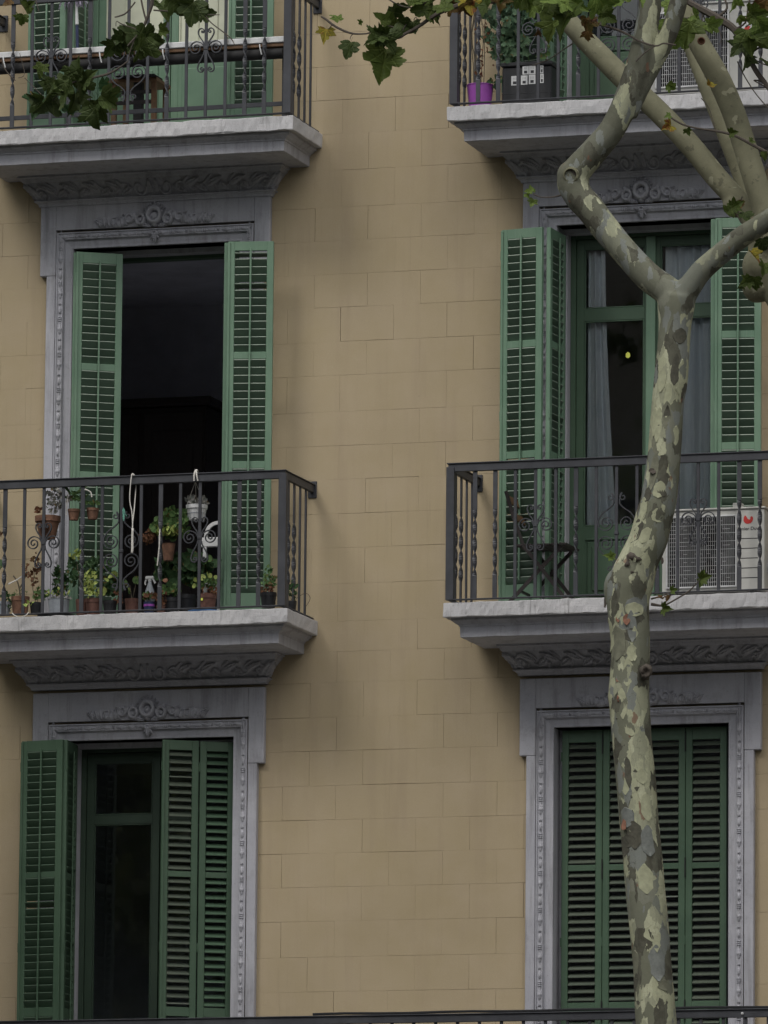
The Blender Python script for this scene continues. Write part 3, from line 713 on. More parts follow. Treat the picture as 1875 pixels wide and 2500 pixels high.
door_frame(t, L, S, 3.80, 6.79, .28)
glazed_leaf(t, L, S - .60, S - .004, 3.83, 6.72, .275, (6.1, 6.18), 4.50)
glazed_leaf(t, L, S + .004, S + .60, 3.83, 6.72, .275, (6.1, 6.18), 4.50)

# ------------------------------------------------------------------ balconies
def loops(mb, prof, n=48, jit=0, seed=0, closed_top=True, closed_bot=True):
    """prof [(half width, depth, z)] going down; three sided body standing against the wall"""
    rr = random.Random(seed); rows = []; ns = 14
    for hw, d, z in prof:
        p = [(-hw, .0 - d * k / ns) for k in range(ns)] + [(-hw + 2 * hw * k / n, -d) for k in range(n)] + [(hw, -d + d * k / ns) for k in range(ns + 1)]
        row = []
        for i, (x, y) in enumerate(p):
            nz = mnoise.noise(Vector((x * 9, y * 9 + seed, z * 40))) * jit if jit else 0
            nq = mnoise.noise(Vector((x * 31, y * 31 + seed * 3, z * 11 + 4))) * jit if jit else 0
            row.append((x + nq * (1 if x > 0 else -1) * .6, y - nq if y < -.001 else y, z + nz))
        rows.append(row)
    m = len(rows[0]); vs = [q for r_ in rows for q in r_]; fs = []
    for j in range(len(rows) - 1):
        for i in range(m - 1): fs.append((j * m + i + 1, j * m + i, (j + 1) * m + i, (j + 1) * m + i + 1))
    if closed_top: fs.append(tuple(range(m)))
    if closed_bot: fs.append(tuple((len(rows) - 1) * m + i for i in range(m))[::-1])
    return mb.add(vs, fs)
def twist_mesh(H=1.03, z0=.02):
    m = MB(); pts = []; tw = []
    zs = [z0, .20] + [.20 + .50 * k / 40 for k in range(1, 41)] + [H]
    for z in zs:
        pts.append((0, 0, z)); tw.append(min(max((z - .20) / .50, 0), 1) * math.pi * 4)
    m.sweep(pts, [(-.0165, -.0055), (.0165, -.0055), (.0165, .0055), (-.0165, .0055)], tw=tw, up=Vector((0, 1, 0)))
    return m.mesh('twisted_baluster', IRON)
def bar_mesh(w=.024, d=.014, z0=.02, H=1.03): return MB().cbox(-w / 2, w / 2, -d / 2, d / 2, z0, H, .002).mesh('baluster', IRON)
TWIST = twist_mesh(); BAR = bar_mesh(); POST = bar_mesh(.062, .05); POST.name = 'corner_post'
SCR_S1 = [(.012, .02), (.02, .045), (.045, .08), (.064, .115), (.064, .142), (.045, .158), (.022, .15), (.014, .132), (.022, .118), (.036, .122), (.036, .134)]
SCR_S2 = [(.088, .004), (.098, -.004), (.092, -.018), (.074, -.018), (.062, -.002), (.066, .020), (.088, .034), (.114, .024), (.127, -.002), (.120, -.032), (.092, -.048), (.060, -.040), (.046, -.012)][::-1]
SCR_S2b = [(.088, .0), (.096, -.008), (.088, -.02), (.070, -.014), (.066, .006), (.082, .022), (.106, .016), (.116, -.010), (.104, -.036), (.078, -.044)]
def smooth_xz(pts, k=5): return catmull([(x, 0, z) for x, z in pts], k)
def spiral_pts(cx, cz, r0, r1, a0, turns, n=22):
    return [(cx + (r0 + (r1 - r0) * i / n) * math.cos(a0 + turns * 2 * math.pi * i / n), cz + (r0 + (r1 - r0) * i / n) * math.sin(a0 + turns * 2 * math.pi * i / n)) for i in range(n + 1)]
def scroll_mesh(kind):
    m = MB(); sec = [(-.0038, -.008), (.0038, -.008), (.0038, .008), (-.0038, .008)]
    for sg in (-1, 1):
        def run(p):
            q = smooth_xz([(sg * x, z) for x, z in p], 3); m.sweep(q, sec)
        if kind == 'small':
            run([(.011, .015), (.022, .048), (.048, .085), (.063, .118), (.058, .146), (.038, .156), (.02, .146), (.018, .128)] + spiral_pts(.030, .132, .012, .003, math.pi * 1.05, .8, 8))
            run([(.010, -.03), (.016, .01), (.036, .040), (.070, .054)] + spiral_pts(.080, .002, .052, .007, math.pi / 2 - .1, -1.75, 30))
            run([(.010, -.005), (.020, -.05), (.048, -.100), (.066, -.145), (.060, -.178), (.036, -.186), (.02, -.172)] + spiral_pts(.034, -.163, .015, .004, math.pi * 1.05, -1.0, 10))
        else:
            for up in (1, -1):
                q = [(.018, .262)] + [(.022, .232), (.055, .190), (.105, .155), (.138, .110), (.142, .080)] + spiral_pts(.080, .078, .062, .008, 0, -1.9, 34)
                q = spiral_pts(.050, .272, .006, .030, 2.2, -1.05, 12) + q[1:]
                run([(x, z * up) for x, z in q])
    m.cbox(-.017, .017, -.012, .012, -.012, .012, .003)
    return m.mesh('scroll', IRON)
SCRS, SCRL = scroll_mesh('small'), scroll_mesh('large')
def make_balcony(xc, z, label, seed):
    t = thing('balcony', label, 'balcony', (xc, 0, z), 'balconies of the two window bays')
    m = MB(); loops(m, [(1.339, .743, .0), (1.342, .746, -.006), (1.342, .746, -.055), (1.341, .745, -.104), (1.337, .741, -.110)], 110, .0085, seed)
    m.obj('slab', SLAB, t)
    m = MB(); loops(m, [(1.300, .700, -.1095), (1.298, .698, -.128), (1.282, .682, -.136), (1.270, .668, -.148), (1.250, .652, -.158), (1.248, .650, -.168), (1.240, .642, -.172), (1.238, .640, -.248), (1.232, .634, -.252)], 60, .003, seed + 5, False, True)
    m.obj('cornice', TRIM, t)
    m = MB(); loops(m, [(1.085, .205, -.2525), (1.085, .205, -.266), (1.070, .185, -.270), (1.062, .172, -.290), (1.046, .157, -.3045)], 10, 0, 0, False, False)
    loops(m, [(.985, .092, -.4325), (.985, .092, -.440), (.970, .078, -.446), (.955, .064, -.462), (.953, .062, -.475)], 10, 0, 0, True, True)
    loops(m, [(1.035, .145, -.305), (.95, .058, -.4325)], 4, 0, 0, False, False)
    m.obj('bracket_moulding', TRIM, t)
    link('carved_frieze', FRIEZE, t)
    # railing
    RW, RD = 1.293, .732
    m = MB()
    m.cbox(-RW - .018, RW + .018, -RD - .017, -RD + .017, .995, 1.053, .003); m.cbox(-RW - .028, RW + .028, -RD - .026, -RD + .026, 1.0535, 1.062, .002)
    for sg in (-1, 1):
        a, b = sorted((sg * (RW - .016), sg * (RW + .016))); m.cbox(a, b, -RD + .0175, -.002, .996, 1.052, .003)
        a, b = sorted((sg * (RW - .025), sg * (RW + .025))); m.cbox(a, b, -RD + .0265, -.012, 1.0535, 1.0615, .002)
        a, b = sorted((sg * (RW - .035), sg * (RW + .035))); m.cbox(a, b, -.010, .002, .955, 1.085, .003)
        a, b = sorted((sg * (RW - .022), sg * (RW + .022))); m.cbox(a, b, -RD + .0235, -.002, .018, .026, .002)
    m.cbox(-RW - .024, RW + .024, -RD - .022, -RD + .022, .018, .027, .002)
    rail = m.obj('railing', IRON, t)
    kinds = {0: 'L', 4: 'S', 2: 'T', 6: 'T', 7: 'T'}
    for i in range(-7, 8):
        k = kinds.get(abs(i)); x = i * .1575
        link('twisted_baluster' if k == 'T' else 'baluster', TWIST if k == 'T' else BAR, rail, (x, -RD, 0), (0, 0, 0))
        if k == 'S': link('scroll', SCRS, rail, (x, -RD - .0, .565))
        if k == 'L': link('scroll', SCRL, rail, (x, -RD - .0, .485))
    for sg in (-1, 1):
        link('corner_post', POST, rail, (sg * RW, -RD, 0))
        for j, yy in enumerate((-.60, -.455, -.31, -.165)):
            link('twisted_baluster' if j < 2 else 'baluster', TWIST if j < 2 else BAR, rail, (sg * RW, yy, 0), (0, 0, math.pi / 2))
    return t
for xc, z, lb, sd in ((0, 3.8, 'upper left balcony under the awning roll, white slab with iron railing', 1), (0, 0, 'lower left balcony crowded with potted plants, wrought iron railing', 2),
                      (S, 3.8, 'upper right balcony behind the plane branches, stained white slab', 3), (S, 0, 'lower right balcony holding the folding chair, wrought iron railing', 4)):
    make_balcony(xc, z, lb, sd)
# long first floor balcony, only its handrail is in the picture
t = thing('long_balcony', 'long first floor balcony with black handrail along the bottom edge', 'balcony', (2, 0, -4.2))
m = MB(); m.cbox(-6, 10, -.80, .0, -.30, .0, .01); m.obj('slab', SLAB, t)
m = MB(); m.cbox(-5, 9, -.775, -.735, 1.045, 1.10, .003); m.cbox(-5, 9, -.785, -.725, 1.1005, 1.109, .002); m.cbox(-5, 9, -.775, -.735, .03, .045, .002)
rail = m.obj('railing', IRON, t)
x = -4.9
while x < 9:
    link('baluster', BAR, rail, (x, -.755, .025)); x += .170
m = MB(); pts = [(-.42 + i * .25, -.755 + .004 * math.sin(i), 1.122 + .003 * math.sin(i * 1.7)) for i in range(34)]
m.tube(pts, .010, 6); m.obj('cable', BLACKP, rail)
m = MB()
for sx in (4.9, 5.14): m.lathe([(.010, 0), (.010, .008), (.004, .012)], n=10, M=Matrix.Translation((sx - 2, -.776, 1.073)) @ Matrix.Rotation(math.pi / 2, 4, 'X'))
m.obj('rivet', WHITEP, rail)

# ------------------------------------------------------------------ outdoor units
def text_obj(s, size, mat, parent, loc, rot, name='lettering', ext=.0006, bold=.012):
    cu = bpy.data.curves.new(name, 'FONT'); cu.body = s; cu.size = size; cu.extrude = ext; cu.offset = size * bold; cu.align_x = 'CENTER'; cu.align_y = 'CENTER'
    tmp = bpy.data.objects.new('tmp', cu); COL.objects.link(tmp); dg = bpy.context.evaluated_depsgraph_get(); dg.update()
    me = bpy.data.meshes.new_from_object(tmp.evaluated_get(dg)); bpy.data.objects.remove(tmp); me.materials.clear(); me.materials.append(mat)
    return link(name, me, parent, loc, rot)
def ac_unit(label, loc, W, H, D, gx0, gx1, gz0, gz1):
    """body from x 0..W, front at y=0 going back to D"""
    t = thing('outdoor_unit', label, 'air conditioner', loc)
    m = MB(); m.cbox(0, gx0, 0, .02, 0, H, .004); m.cbox(gx1, W, 0, .02, 0, H, .004); m.cbox(gx0 - .001, gx1 + .001, .001, .02, gz1, H - .001, .002); m.cbox(gx0 - .001, gx1 + .001, .001, .02, .001, gz0, .002)
    m.cbox(.001, .02, .02, D, .001, H - .001, .003); m.cbox(W - .02, W - .001, .02, D, .001, H - .001, .003); m.cbox(.02, W - .02, D - .02, D, .001, H - .001, .003)
    m.cbox(-.008, W + .008, -.010, D + .006, H, H + .018, .006); m.cbox(.02, W - .02, .021, D - .021, .001, .02, .002)
    m.obj('casing', ACW, t)
    m = MB(); m.cbox(.06, .12, .0, D, -.03, -.001, .004); m.cbox(W - .12, W - .06, .0, D, -.03, -.001, .004); m.obj('foot', BLACKP, t)
    m = MB(); m.box(gx0 - .02, gx1 + .02, .12, .13, gz0 - .02, gz1 + .02); m.obj('coil', BLACK, t)
    cx, cz, rr = (gx0 + gx1) / 2, (gz0 + gz1) / 2, min(gx1 - gx0, gz1 - gz0) * .46
    m = MB(); m.tube([(cx + rr * 1.02 * math.cos(a * .2618), .05, cz + rr * 1.02 * math.sin(a * .2618)) for a in range(24)], .012, 6, True)
    m.lathe([(.06, 0), (.055, .03), (.03, .045)], n=16, M=Matrix.Translation((cx, .10, cz)) @ Matrix.Rotation(math.pi / 2, 4, 'X'))
    for k in range(3):
        Mk = Matrix.Translation((cx, .085, cz)) @ Matrix.Rotation(k * 2.094 + .4, 4, 'Y'); vs = []
        for i in range(7):
            r_ = .05 + (rr - .06) * i / 6; w_ = .35 + .45 * i / 6
            for q in (-1, 0, 1): vs.append(Mk @ Vector((r_ * math.cos(q * w_ * .8), .02 * q, r_ * math.sin(q * w_ * .8))))
        m.add(vs, [(i * 3 + a, i * 3 + a + 1, i * 3 + a + 4, i * 3 + a + 3) for i in range(6) for a in (0, 1)])
    m.obj('fan', GREYP if 0 else BLACKP, t)
    m = MB(); nv = int((gx1 - gx0) / .0155)
    for i in range(1, nv):
        x = gx0 + (gx1 - gx0) * i / nv; m.box(x - .0013, x + .0013, -.010, -.0075, gz0, gz1)
    nh = int((gz1 - gz0) / .030); rg = random.Random(5)
    for j in range(1, nh):
        z = gz0 + (gz1 - gz0) * j / nh
        if j % 2: m.box(gx0, gx1, -.0075, -.005, z - .0014, z + .0014)
        else:
            x = gx0
            while x < gx1 - .05:
                x1 = x + rg.choice((.03, .06)); m.box(x, min(x1, gx1), -.0075, -.005, z - .0012, z + .0012); x = x1 + rg.choice((.03, .06))
    for a, b, c, d in ((gx0 - .012, gx0, gz0 - .012, gz1 + .012), (gx1, gx1 + .012, gz0 - .012, gz1 + .012), (gx0, gx1, gz0 - .012, gz0), (gx0, gx1, gz1, gz1 + .012)): m.cbox(a, b, -.013, -.001, c, d, .002)
    g = m.obj('grille', WHITEP, t)
    return t
# lower right unit
p0 = at(1616, 1441, -.60); p1 = at(1866, 1435, -.60)
W = p1.x - p0.x; H = .615
u = ac_unit('off white outdoor unit with square grille and red emblem on the lower right balcony', (p0.x, -.60, .035), W, H, .29, .045, .565, .045, .565)
k = W / (1866 - 1616)
cx = (1827 - 1616) * k
m = MB()
# emblem: a round red bird like mark made of a curled body and raised tail
E = [(-.0, -.019), (.012, -.016), (.021, -.006), (.024, .006), (.021, .015), (.013, .017), (.009, .010), (.010, .003), (.004, .001), (-.004, .006), (-.012, .020), (-.018, .021), (-.0235, .010), (-.024, -.004), (-.018, -.014), (-.009, -.0185)]
E = [(x * 1.55, z * 1.55) for x, z in E]
vs = [(x, -.002, z) for x, z in E] + [(x, .001, z) for x, z in E]; n = len(E)
m.add(vs, [tuple(range(n)), tuple(range(n, 2 * n))[::-1]] + [(i, (i + 1) % n, n + (i + 1) % n, n + i) for i in range(n)])
e = m.obj('emblem', REDM, u, loc=(cx, 0, .535))
text_obj('Saunier Duval', .036, INK, u, (cx + .0, -.0008, .468), (math.pi / 2, 0, 0))
m = MB()
for q in range(5):
    z = .395 - q * .074; m.cbox(.60, W - .05, -.0015, .001, z - .003, z + .003, .001)
m.obj('louvre_slot', BLACK, u)
m = MB(); m.cbox(.53, .60, .05, .12, .6335, .675, .004); m.obj('conduit_cap', ACW, u)
# upper right unit
q0 = at(1588, 214, -.60); 
u2 = ac_unit('large off white outdoor unit on the upper right balcony, warning labels on its flank', (q0.x, -.60, 3.835), .92, .68, .30, .05, .60, .06, .62)
m = MB(); m.box(.70, .80, -.0008, .001, .36, .60); lbx = m.obj('label_plate', WHITEP, u2)
for zz, sh in ((.545, 0), (.475, 1)):
    m = MB(); a = .022
    if sh == 0: m.add([(.725, -.0016, zz - .015), (.775, -.0016, zz - .015), (.75, -.0016, zz + .03)], [(0, 1, 2)])
    else: m.add([(.722, -.0016, zz - .015), (.762, -.0016, zz - .015), (.778, -.0016, zz + .018), (.738, -.0016, zz + .018)], [(0, 1, 2, 3)])
    m.obj('red_mark', REDM, u2)
m = MB()
for q in range(6): m.box(.715, .785 - .01 * (q % 3), -.0016, .0, .44 - q * .012, .444 - q * .012)
m.obj('small_print', INK, u2)

# ------------------------------------------------------------------ folding chairs
def folding_chair(label, loc, flip, w=.36, slatmat=WOOD):
    t = thing('folding_chair', label, 'chair', loc); s_ = -1 if flip else 1
    def fr(pts, r=.013):
        m = MB(); m.sweep([(s_ * x, y, z) for x, y, z in pts], [(-r, -.008), (r, -.008), (r, .008), (-r, .008)], up=Vector((0, 1, 0))); return m
    for y in (-w / 2, w / 2):
        fr([(-.26, y, .86), (-.20, y, .66), (-.12, y, .44), (.22, y, .012)]).obj('back_frame', DWOOD, t)
        yy = y * .86
        fr([(.17, yy, .43), (-.24, yy, .012)]).obj('leg', DWOOD, t)
    for i in range(6):
        m = MB(); x = -.15 + i * .068; m.cbox(s_ * x - .029, s_ * x + .029, -w / 2 - .01, w / 2 + .01, .435, .452, .003); m.obj('seat_slat', DWOOD, t)
    for x, z in ((-.245, .80), (-.205, .67)):
        m = MB(); Mx = Matrix.Translation((s_ * x, 0, z)) @ Matrix.Rotation(-s_ * .35, 4, 'Y'); m.cbox(-.008, .008, -w / 2, w / 2, -.035, .035, .003, Mx); m.obj('back_slat', slatmat, t)
    m = MB(); m.cbox(s_ * -.15 - .008, s_ * -.15 + .008, -w / 2 + .03, w / 2 - .03, .09, .11, .002); m.obj('stretcher', DWOOD, t)
    return t
c0 = at(1330, 1440, -.40)
folding_chair('dark slatted folding chair standing unfolded at the left of the lower right balcony', (c0.x, -.40, .0), False, .34)
folding_chair('brown slatted folding chair mostly hidden behind the outdoor unit', (4.50, -.145, .0), True, .24)

# ------------------------------------------------------------------ foliage helpers
def leaf_outline(kind):
    if kind == 'plane':
        return [(0, 0), (.10, -.06), (.30, -.10), (.52, .02), (.42, .12), (.50, .22), (.62, .42), (.40, .40), (.26, .44), (.22, .60), (.13, .72), (0, 1.0), (-.12, .74), (-.24, .62), (-.25, .44), (-.42, .42), (-.64, .40), (-.50, .22), (-.40, .10), (-.54, .0), (-.30, -.12), (-.10, -.06)]
    if kind == 'plane2':
        return [(0, 0), (.14, -.10), (.36, -.08), (.60, .10), (.44, .20), (.58, .36), (.54, .54), (.34, .50), (.28, .60), (.20, .80), (.06, .92), (0, 1.0), (-.09, .82), (-.22, .74), (-.26, .52), (-.46, .54), (-.60, .30), (-.42, .20), (-.56, .02), (-.34, -.12), (-.12, -.08)]
    if kind == 'round': return [(0, 0), (.22, -.02), (.42, .18), (.46, .45), (.34, .72), (.12, .86), (-.12, .86), (-.34, .72), (-.46, .45), (-.42, .18), (-.22, -.02)]
    if kind == 'long': return [(0, 0), (.09, .2), (.11, .5), (.06, .8), (0, 1), (-.06, .8), (-.11, .5), (-.09, .2)]
    if kind == 'ivy': return [(0, 0), (.2, -.08), (.42, .1), (.30, .30), (.38, .52), (.16, .6), (0, 1), (-.16, .6), (-.40, .50), (-.30, .30), (-.40, .08), (-.2, -.08)]
    return [(0, 0), (.22, .12), (.30, .36), (.24, .62), (.1, .85), (0, 1), (-.1, .85), (-.24, .62), (-.30, .36), (-.22, .12)]
def leaf_geo(kind, fold=.25, curl=.2, seed=0):
    rr = random.Random(seed); ol = leaf_outline(kind)
    if kind.startswith('plane'):                                 # toothed margin
        o2 = []; n0 = len(ol); cen = (0, .35)
        for i, (x, z) in enumerate(ol):
            x2, z2 = ol[(i + 1) % n0]; o2.append((x * rr.uniform(.9, 1.08), z * rr.uniform(.94, 1.05) if abs(z) > .1 else z))
            L_ = math.hypot(x2 - x, z2 - z)
            if L_ > .13:
                for k, q in ((.38, .030), (.52, -.012), (.70, .022)) if L_ > .2 else ((.5, .022),):
                    mx_, mz_ = x + (x2 - x) * k, z + (z2 - z) * k; dx, dz = mx_ - cen[0], mz_ - cen[1]; dl = math.hypot(dx, dz) + 1e-6
                    o2.append((mx_ + dx / dl * q, mz_ + dz / dl * q))
        ol = o2
    ph = rr.uniform(0, 6); amp = .055 if kind.startswith('plane') else .02
    def dep(x, z): return -abs(x) * fold + curl * (z - .35) ** 2 + amp * math.sin(7 * x + 6 * z + ph) + rr.uniform(-.02, .02)
    vs = [(0, dep(0, .38) + .02, .38)]; fs = []; n = len(ol)
    if kind.startswith('plane'):                                 # inner ring lets the blade bend
        for x, z in ol: vs.append((x * .55, dep(x * .55, z * .55 + .17), z * .55 + .17))
        for x, z in ol: vs.append((x, dep(x, z), z))
        for i in range(n):
            k = (i + 1) % n; fs += [(0, 1 + i, 1 + k), (1 + i, 1 + n + i, 1 + n + k, 1 + k)]
    else:
        for x, z in ol: vs.append((x, dep(x, z), z))
        for i in range(n): fs.append((0, 1 + i, 1 + (i + 1) % n))
    return vs, fs
LEAFM = {}
def leaf_mesh(kind, mat, seed, petiole=True):
    k = (kind, mat.name, seed, petiole)
    if k not in LEAFM:
        rr = random.Random(seed); vs, fs = leaf_geo(kind, rr.uniform(.1, .75), rr.uniform(-.6, .6), seed); m = MB(); m.add(vs, fs)
        if petiole: m.tube([(0, 0, 0), (.02, .05, -.12), (.0, .02, -.30)], .008, 4)
        LEAFM[k] = m.mesh('leaf', mat, True, R(50))
    return LEAFM[k]
def put_leaf(parent, x, y, Y, size_px, ang, mat, kind='plane', seed=0, yaw=0, pitch=0):
    """ang: direction of the tip in the picture, degrees clockwise from straight up"""
    p = at(x, y, Y); o = bpy.data.objects.new('leaf', leaf_mesh(kind, mat, seed % 7)); COL.objects.link(o)
    s_ = size_px / 330. * (.86 if size_px < 90 else .95) * .95
    M = Matrix.Translation(p) @ Matrix.Rotation(.3, 4, 'Z') @ Matrix.Rotation(R(ang), 4, 'Y') @ Matrix.Rotation(R(yaw), 4, 'Z') @ Matrix.Rotation(R(pitch), 4, 'X') @ Matrix.Translation((0, 0, -.4 * s_)) @ Matrix.Scale(s_, 4)
    if parent is not None:
        o.parent = parent; o.matrix_parent_inverse = Matrix.Translation(-parent.location)
    o.matrix_basis = M; return o
def foliage(parent, name, mat, pts, size, kind='oval', seed=0, face=.6, var=.35):
    """many small leaves as one mesh; pts are local positions"""
    rr = random.Random(seed); m = MB()
    for p in pts:
        s_ = size * rr.uniform(1 - var, 1 + var); vs, fs = leaf_geo(kind, rr.uniform(.05, .4), rr.uniform(-.3, .3), rr.randrange(999))
        M = Matrix.Translation(p) @ Matrix.Rotation(rr.uniform(-1.2, 1.2), 4, 'Z') @ Matrix.Rotation(rr.uniform(-math.pi, math.pi) * face + 0, 4, 'Y') @ Matrix.Rotation(rr.uniform(-1.0, .9), 4, 'X') @ Matrix.Scale(s_, 4)
        m.add([M @ Vector(v) for v in vs], fs)
    o = m.obj(name, mat, parent, True, R(50)); o['kind'] = 'stuff'; return o
def blob_pts(c, r, n, seed=0, shell=.5):
    rr = random.Random(seed); out = []
    while len(out) < n:
        v = Vector((rr.uniform(-1, 1), rr.uniform(-1, 1), rr.uniform(-1, 1)))
        if shell < v.length < 1 or (v.length <= shell and rr.random() < .35): out.append(Vector((c[0] + v.x * r[0], c[1] + v.y * r[1], c[2] + v.z * r[2])))
    return out
def pot_mesh(r_top, r_bot, h, mat, rim=True):
    m = MB()
    if rim: m.lathe([(r_bot, 0), (r_bot + (r_top - r_bot) * .75, h * .74), (r_top * 1.0, h * .75), (r_top * 1.02, h), (r_top * .90, h), (r_top * .86, h * .90), (r_top * .2, h * .88)], n=22)
    else: m.lathe([(r_bot, 0), (r_top, h), (r_top * 1.03, h), (r_top * 1.03, h * .96 + .002), (r_top * .93, h), (r_top * .88, h * .9), (r_top * .2, h * .88)], n=22)
    return m.mesh('pot', mat, True, R(35))
def potted(label, x, yb, Y, r_top, r_bot, h, mat, rim=True, cat='potted plant', name='potted_plant'):
    p = at(x, yb, Y); t = thing(name, label, cat, p); link('pot', pot_mesh(r_top, r_bot, h, mat, rim), t); return t
def stems(parent, lst, r=.004, mat=GREYSTEM, name='stem'):
    m = MB()
    for q in lst: m.tube(catmull(q, 3), r, 5)
    return m.obj(name, mat, parent)
def localpx(t, x, y, Y): return at(x, y, Y) - t.location

# ------------------------------------------------------------------ lower left balcony: plants and odds and ends
# hung on the railing
t = potted('wide terracotta pot of grey succulents hooked inside the railing', 116, 1316, -.63, .098, .06, .175, TERRA)
foliage(t, 'succulent', P_SUCC, blob_pts(localpx(t, 133, 1222, -.63), (.075, .06, .11), 130, 1), .030, 'oval', 1)
foliage(t, 'rosette', P_RED, blob_pts(localpx(t, 93, 1246, -.63), (.03, .03, .025), 26, 2), .026, 'oval', 2)
t = potted('small terracotta pot with strap leaves tied to the third railing bar', 180, 1270, -.66, .047, .035, .085, TERRA)
foliage(t, 'foliage', P_GREEN, blob_pts(localpx(t, 185, 1214, -.66), (.055, .04, .05), 22, 3), .085, 'long', 3)
foliage(t, 'white_bloom', P_SUCC, blob_pts(localpx(t, 168, 1217, -.68), (.018, .02, .04), 26, 4), .016, 'round', 4)
m = MB(); m.tube(catmull([localpx(t, 167, 1205, -.70), localpx(t, 163, 1235, -.70), localpx(t, 162, 1258, -.70)], 3), .004, 5); m.obj('tie', STRING, t)
t = potted('small terracotta pot half hidden behind a twisted railing bar', 226, 1268, -.66, .048, .036, .085, TERRA)
foliage(t, 'foliage', P_GREEN, blob_pts(localpx(t, 228, 1231, -.66), (.05, .035, .018), 22, 5), .03, 'oval', 5)
m = MB(); m.tube(catmull([localpx(t, 207, 1195, -.74), localpx(t, 214, 1197, -.75), localpx(t, 222, 1203, -.74), localpx(t, 224, 1214, -.74)], 3), .005, 5); m.obj('tie', STRING, t)
p = at(140, 1505, -.60); m = MB(); m.cbox(-.13, .13, -.10, .09, 0, .03, .008)
tag(m.obj('tray', BLACKP, None, loc=(p.x, -.60, .002)), 'black drip tray under the pale grey planter', 'tray')
m = MB(); m.tube(catmull([at(30, 1497, -.77), at(36, 1503, -.78), at(48, 1507, -.78), at(62, 1503, -.78), at(70, 1495, -.77)], 4), .004, 5)
tag(m.obj('string', STRING), 'short white string end lying over the slab edge at the far left', 'string')
# central lush pot
t = potted('terracotta pot of bright green leafy plant hung at the middle of the lower left railing', 411, 1369, -.62, .052, .036, .13, TERRA, False)
foliage(t, 'foliage', P_GREEN, blob_pts(localpx(t, 412, 1290, -.62), (.155, .09, .075), 230, 6, .3), .048, 'round', 6)
foliage(t, 'upper_foliage', P_GREEN, blob_pts(localpx(t, 425, 1262, -.60), (.085, .06, .065), 120, 7, .2), .046, 'round', 7)
foliage(t, 'lime_foliage', P_BRIGHT, blob_pts(localpx(t, 415, 1298, -.68), (.12, .03, .035), 46, 8, .1), .046, 'round', 8)
foliage(t, 'dry_foliage', P_RED, blob_pts(localpx(t, 362, 1312, -.64), (.07, .05, .055), 90, 9, .1), .030, 'oval', 9)
m = MB(); m.tube(catmull([localpx(t, 390, 1292, -.75), localpx(t, 389, 1330, -.76), localpx(t, 386, 1362, -.76), localpx(t, 384, 1381, -.76)], 3), .0048, 5); m.obj('tie', STRING, t)
# white hanging pot
t = potted('white basket pot with grey rosette succulent hanging by strings from the rail', 480, 1270, -.60, .082, .058, .115, WHITEP, cat='potted plant')
foliage(t, 'rosette', P_SUCC, blob_pts(localpx(t, 480, 1226, -.60), (.085, .06, .028), 75, 10, .2), .045, 'oval', 10)
m = MB(); top = localpx(t, 477, 1176, -.72)
for q in (localpx(t, 455, 1236, -.62), localpx(t, 500, 1232, -.62), localpx(t, 479, 1228, -.54)): m.tube([top, q], .0022, 4)
m.obj('hanger_string', STRING, t)
m = MB(); m.tube(catmull([localpx(t, 474, 1174, -.765), localpx(t, 474, 1158, -.768), localpx(t, 478, 1148, -.75), localpx(t, 482, 1152, -.70), localpx(t, 477, 1176, -.70)], 4), .007, 6)
m.tube(catmull([localpx(t, 483, 1174, -.765), localpx(t, 480, 1160, -.77), localpx(t, 479, 1148, -.75)], 4), .006, 6); m.obj('knotted_tie', STRING, t)
m = MB()
for a in range(12):
    m.cbox(-.0015, .0015, .066, .070, .018, .095, .001, Matrix.Rotation(a * .5236, 4, 'Z'))
m.tube([(.071 * math.cos(a * .3927), .071 * math.sin(a * .3927), .05) for a in range(16)], .0018, 4, True); m.obj('basket_rib', GREYP, t)
# white string
m = MB()
m.tube(catmull([at(326, 1162, -.762), at(322, 1158, -.768), at(318, 1190, -.775), at(317, 1225, -.775), at(322, 1250, -.775), at(324, 1290, -.775), at(325, 1345, -.775)], 4), .0046, 6)
m.tube(catmull([at(323, 1157, -.72), at(328, 1160, -.70), at(332, 1182, -.70), at(330, 1215, -.72), at(327, 1250, -.765), at(323, 1290, -.775), at(322, 1345, -.775)], 4), .0046, 6)
m.tube(catmull([at(324, 1290, -.78), at(323, 1315, -.78), at(323, 1338, -.78), at(322, 1350, -.78)], 3), .0095, 6)
tag(m.obj('string', STRING, None, True), 'knotted white string looped over the handrail of the lower left balcony', 'string')
m = MB(); rr = random.Random(8)
for k in range(9):
    a = at(302 + rr.uniform(-3, 4), 1240 + rr.uniform(0, 20), -.765); m.tube(catmull([at(302, 1240, -.76), a, at(304 + rr.uniform(-6, 6), 1266 + rr.uniform(-8, 6), -.765)], 3), .0015, 4)
tag(m.obj('twine', MINT), 'scrap of mint green twine tied on the large central iron scroll', 'twine')
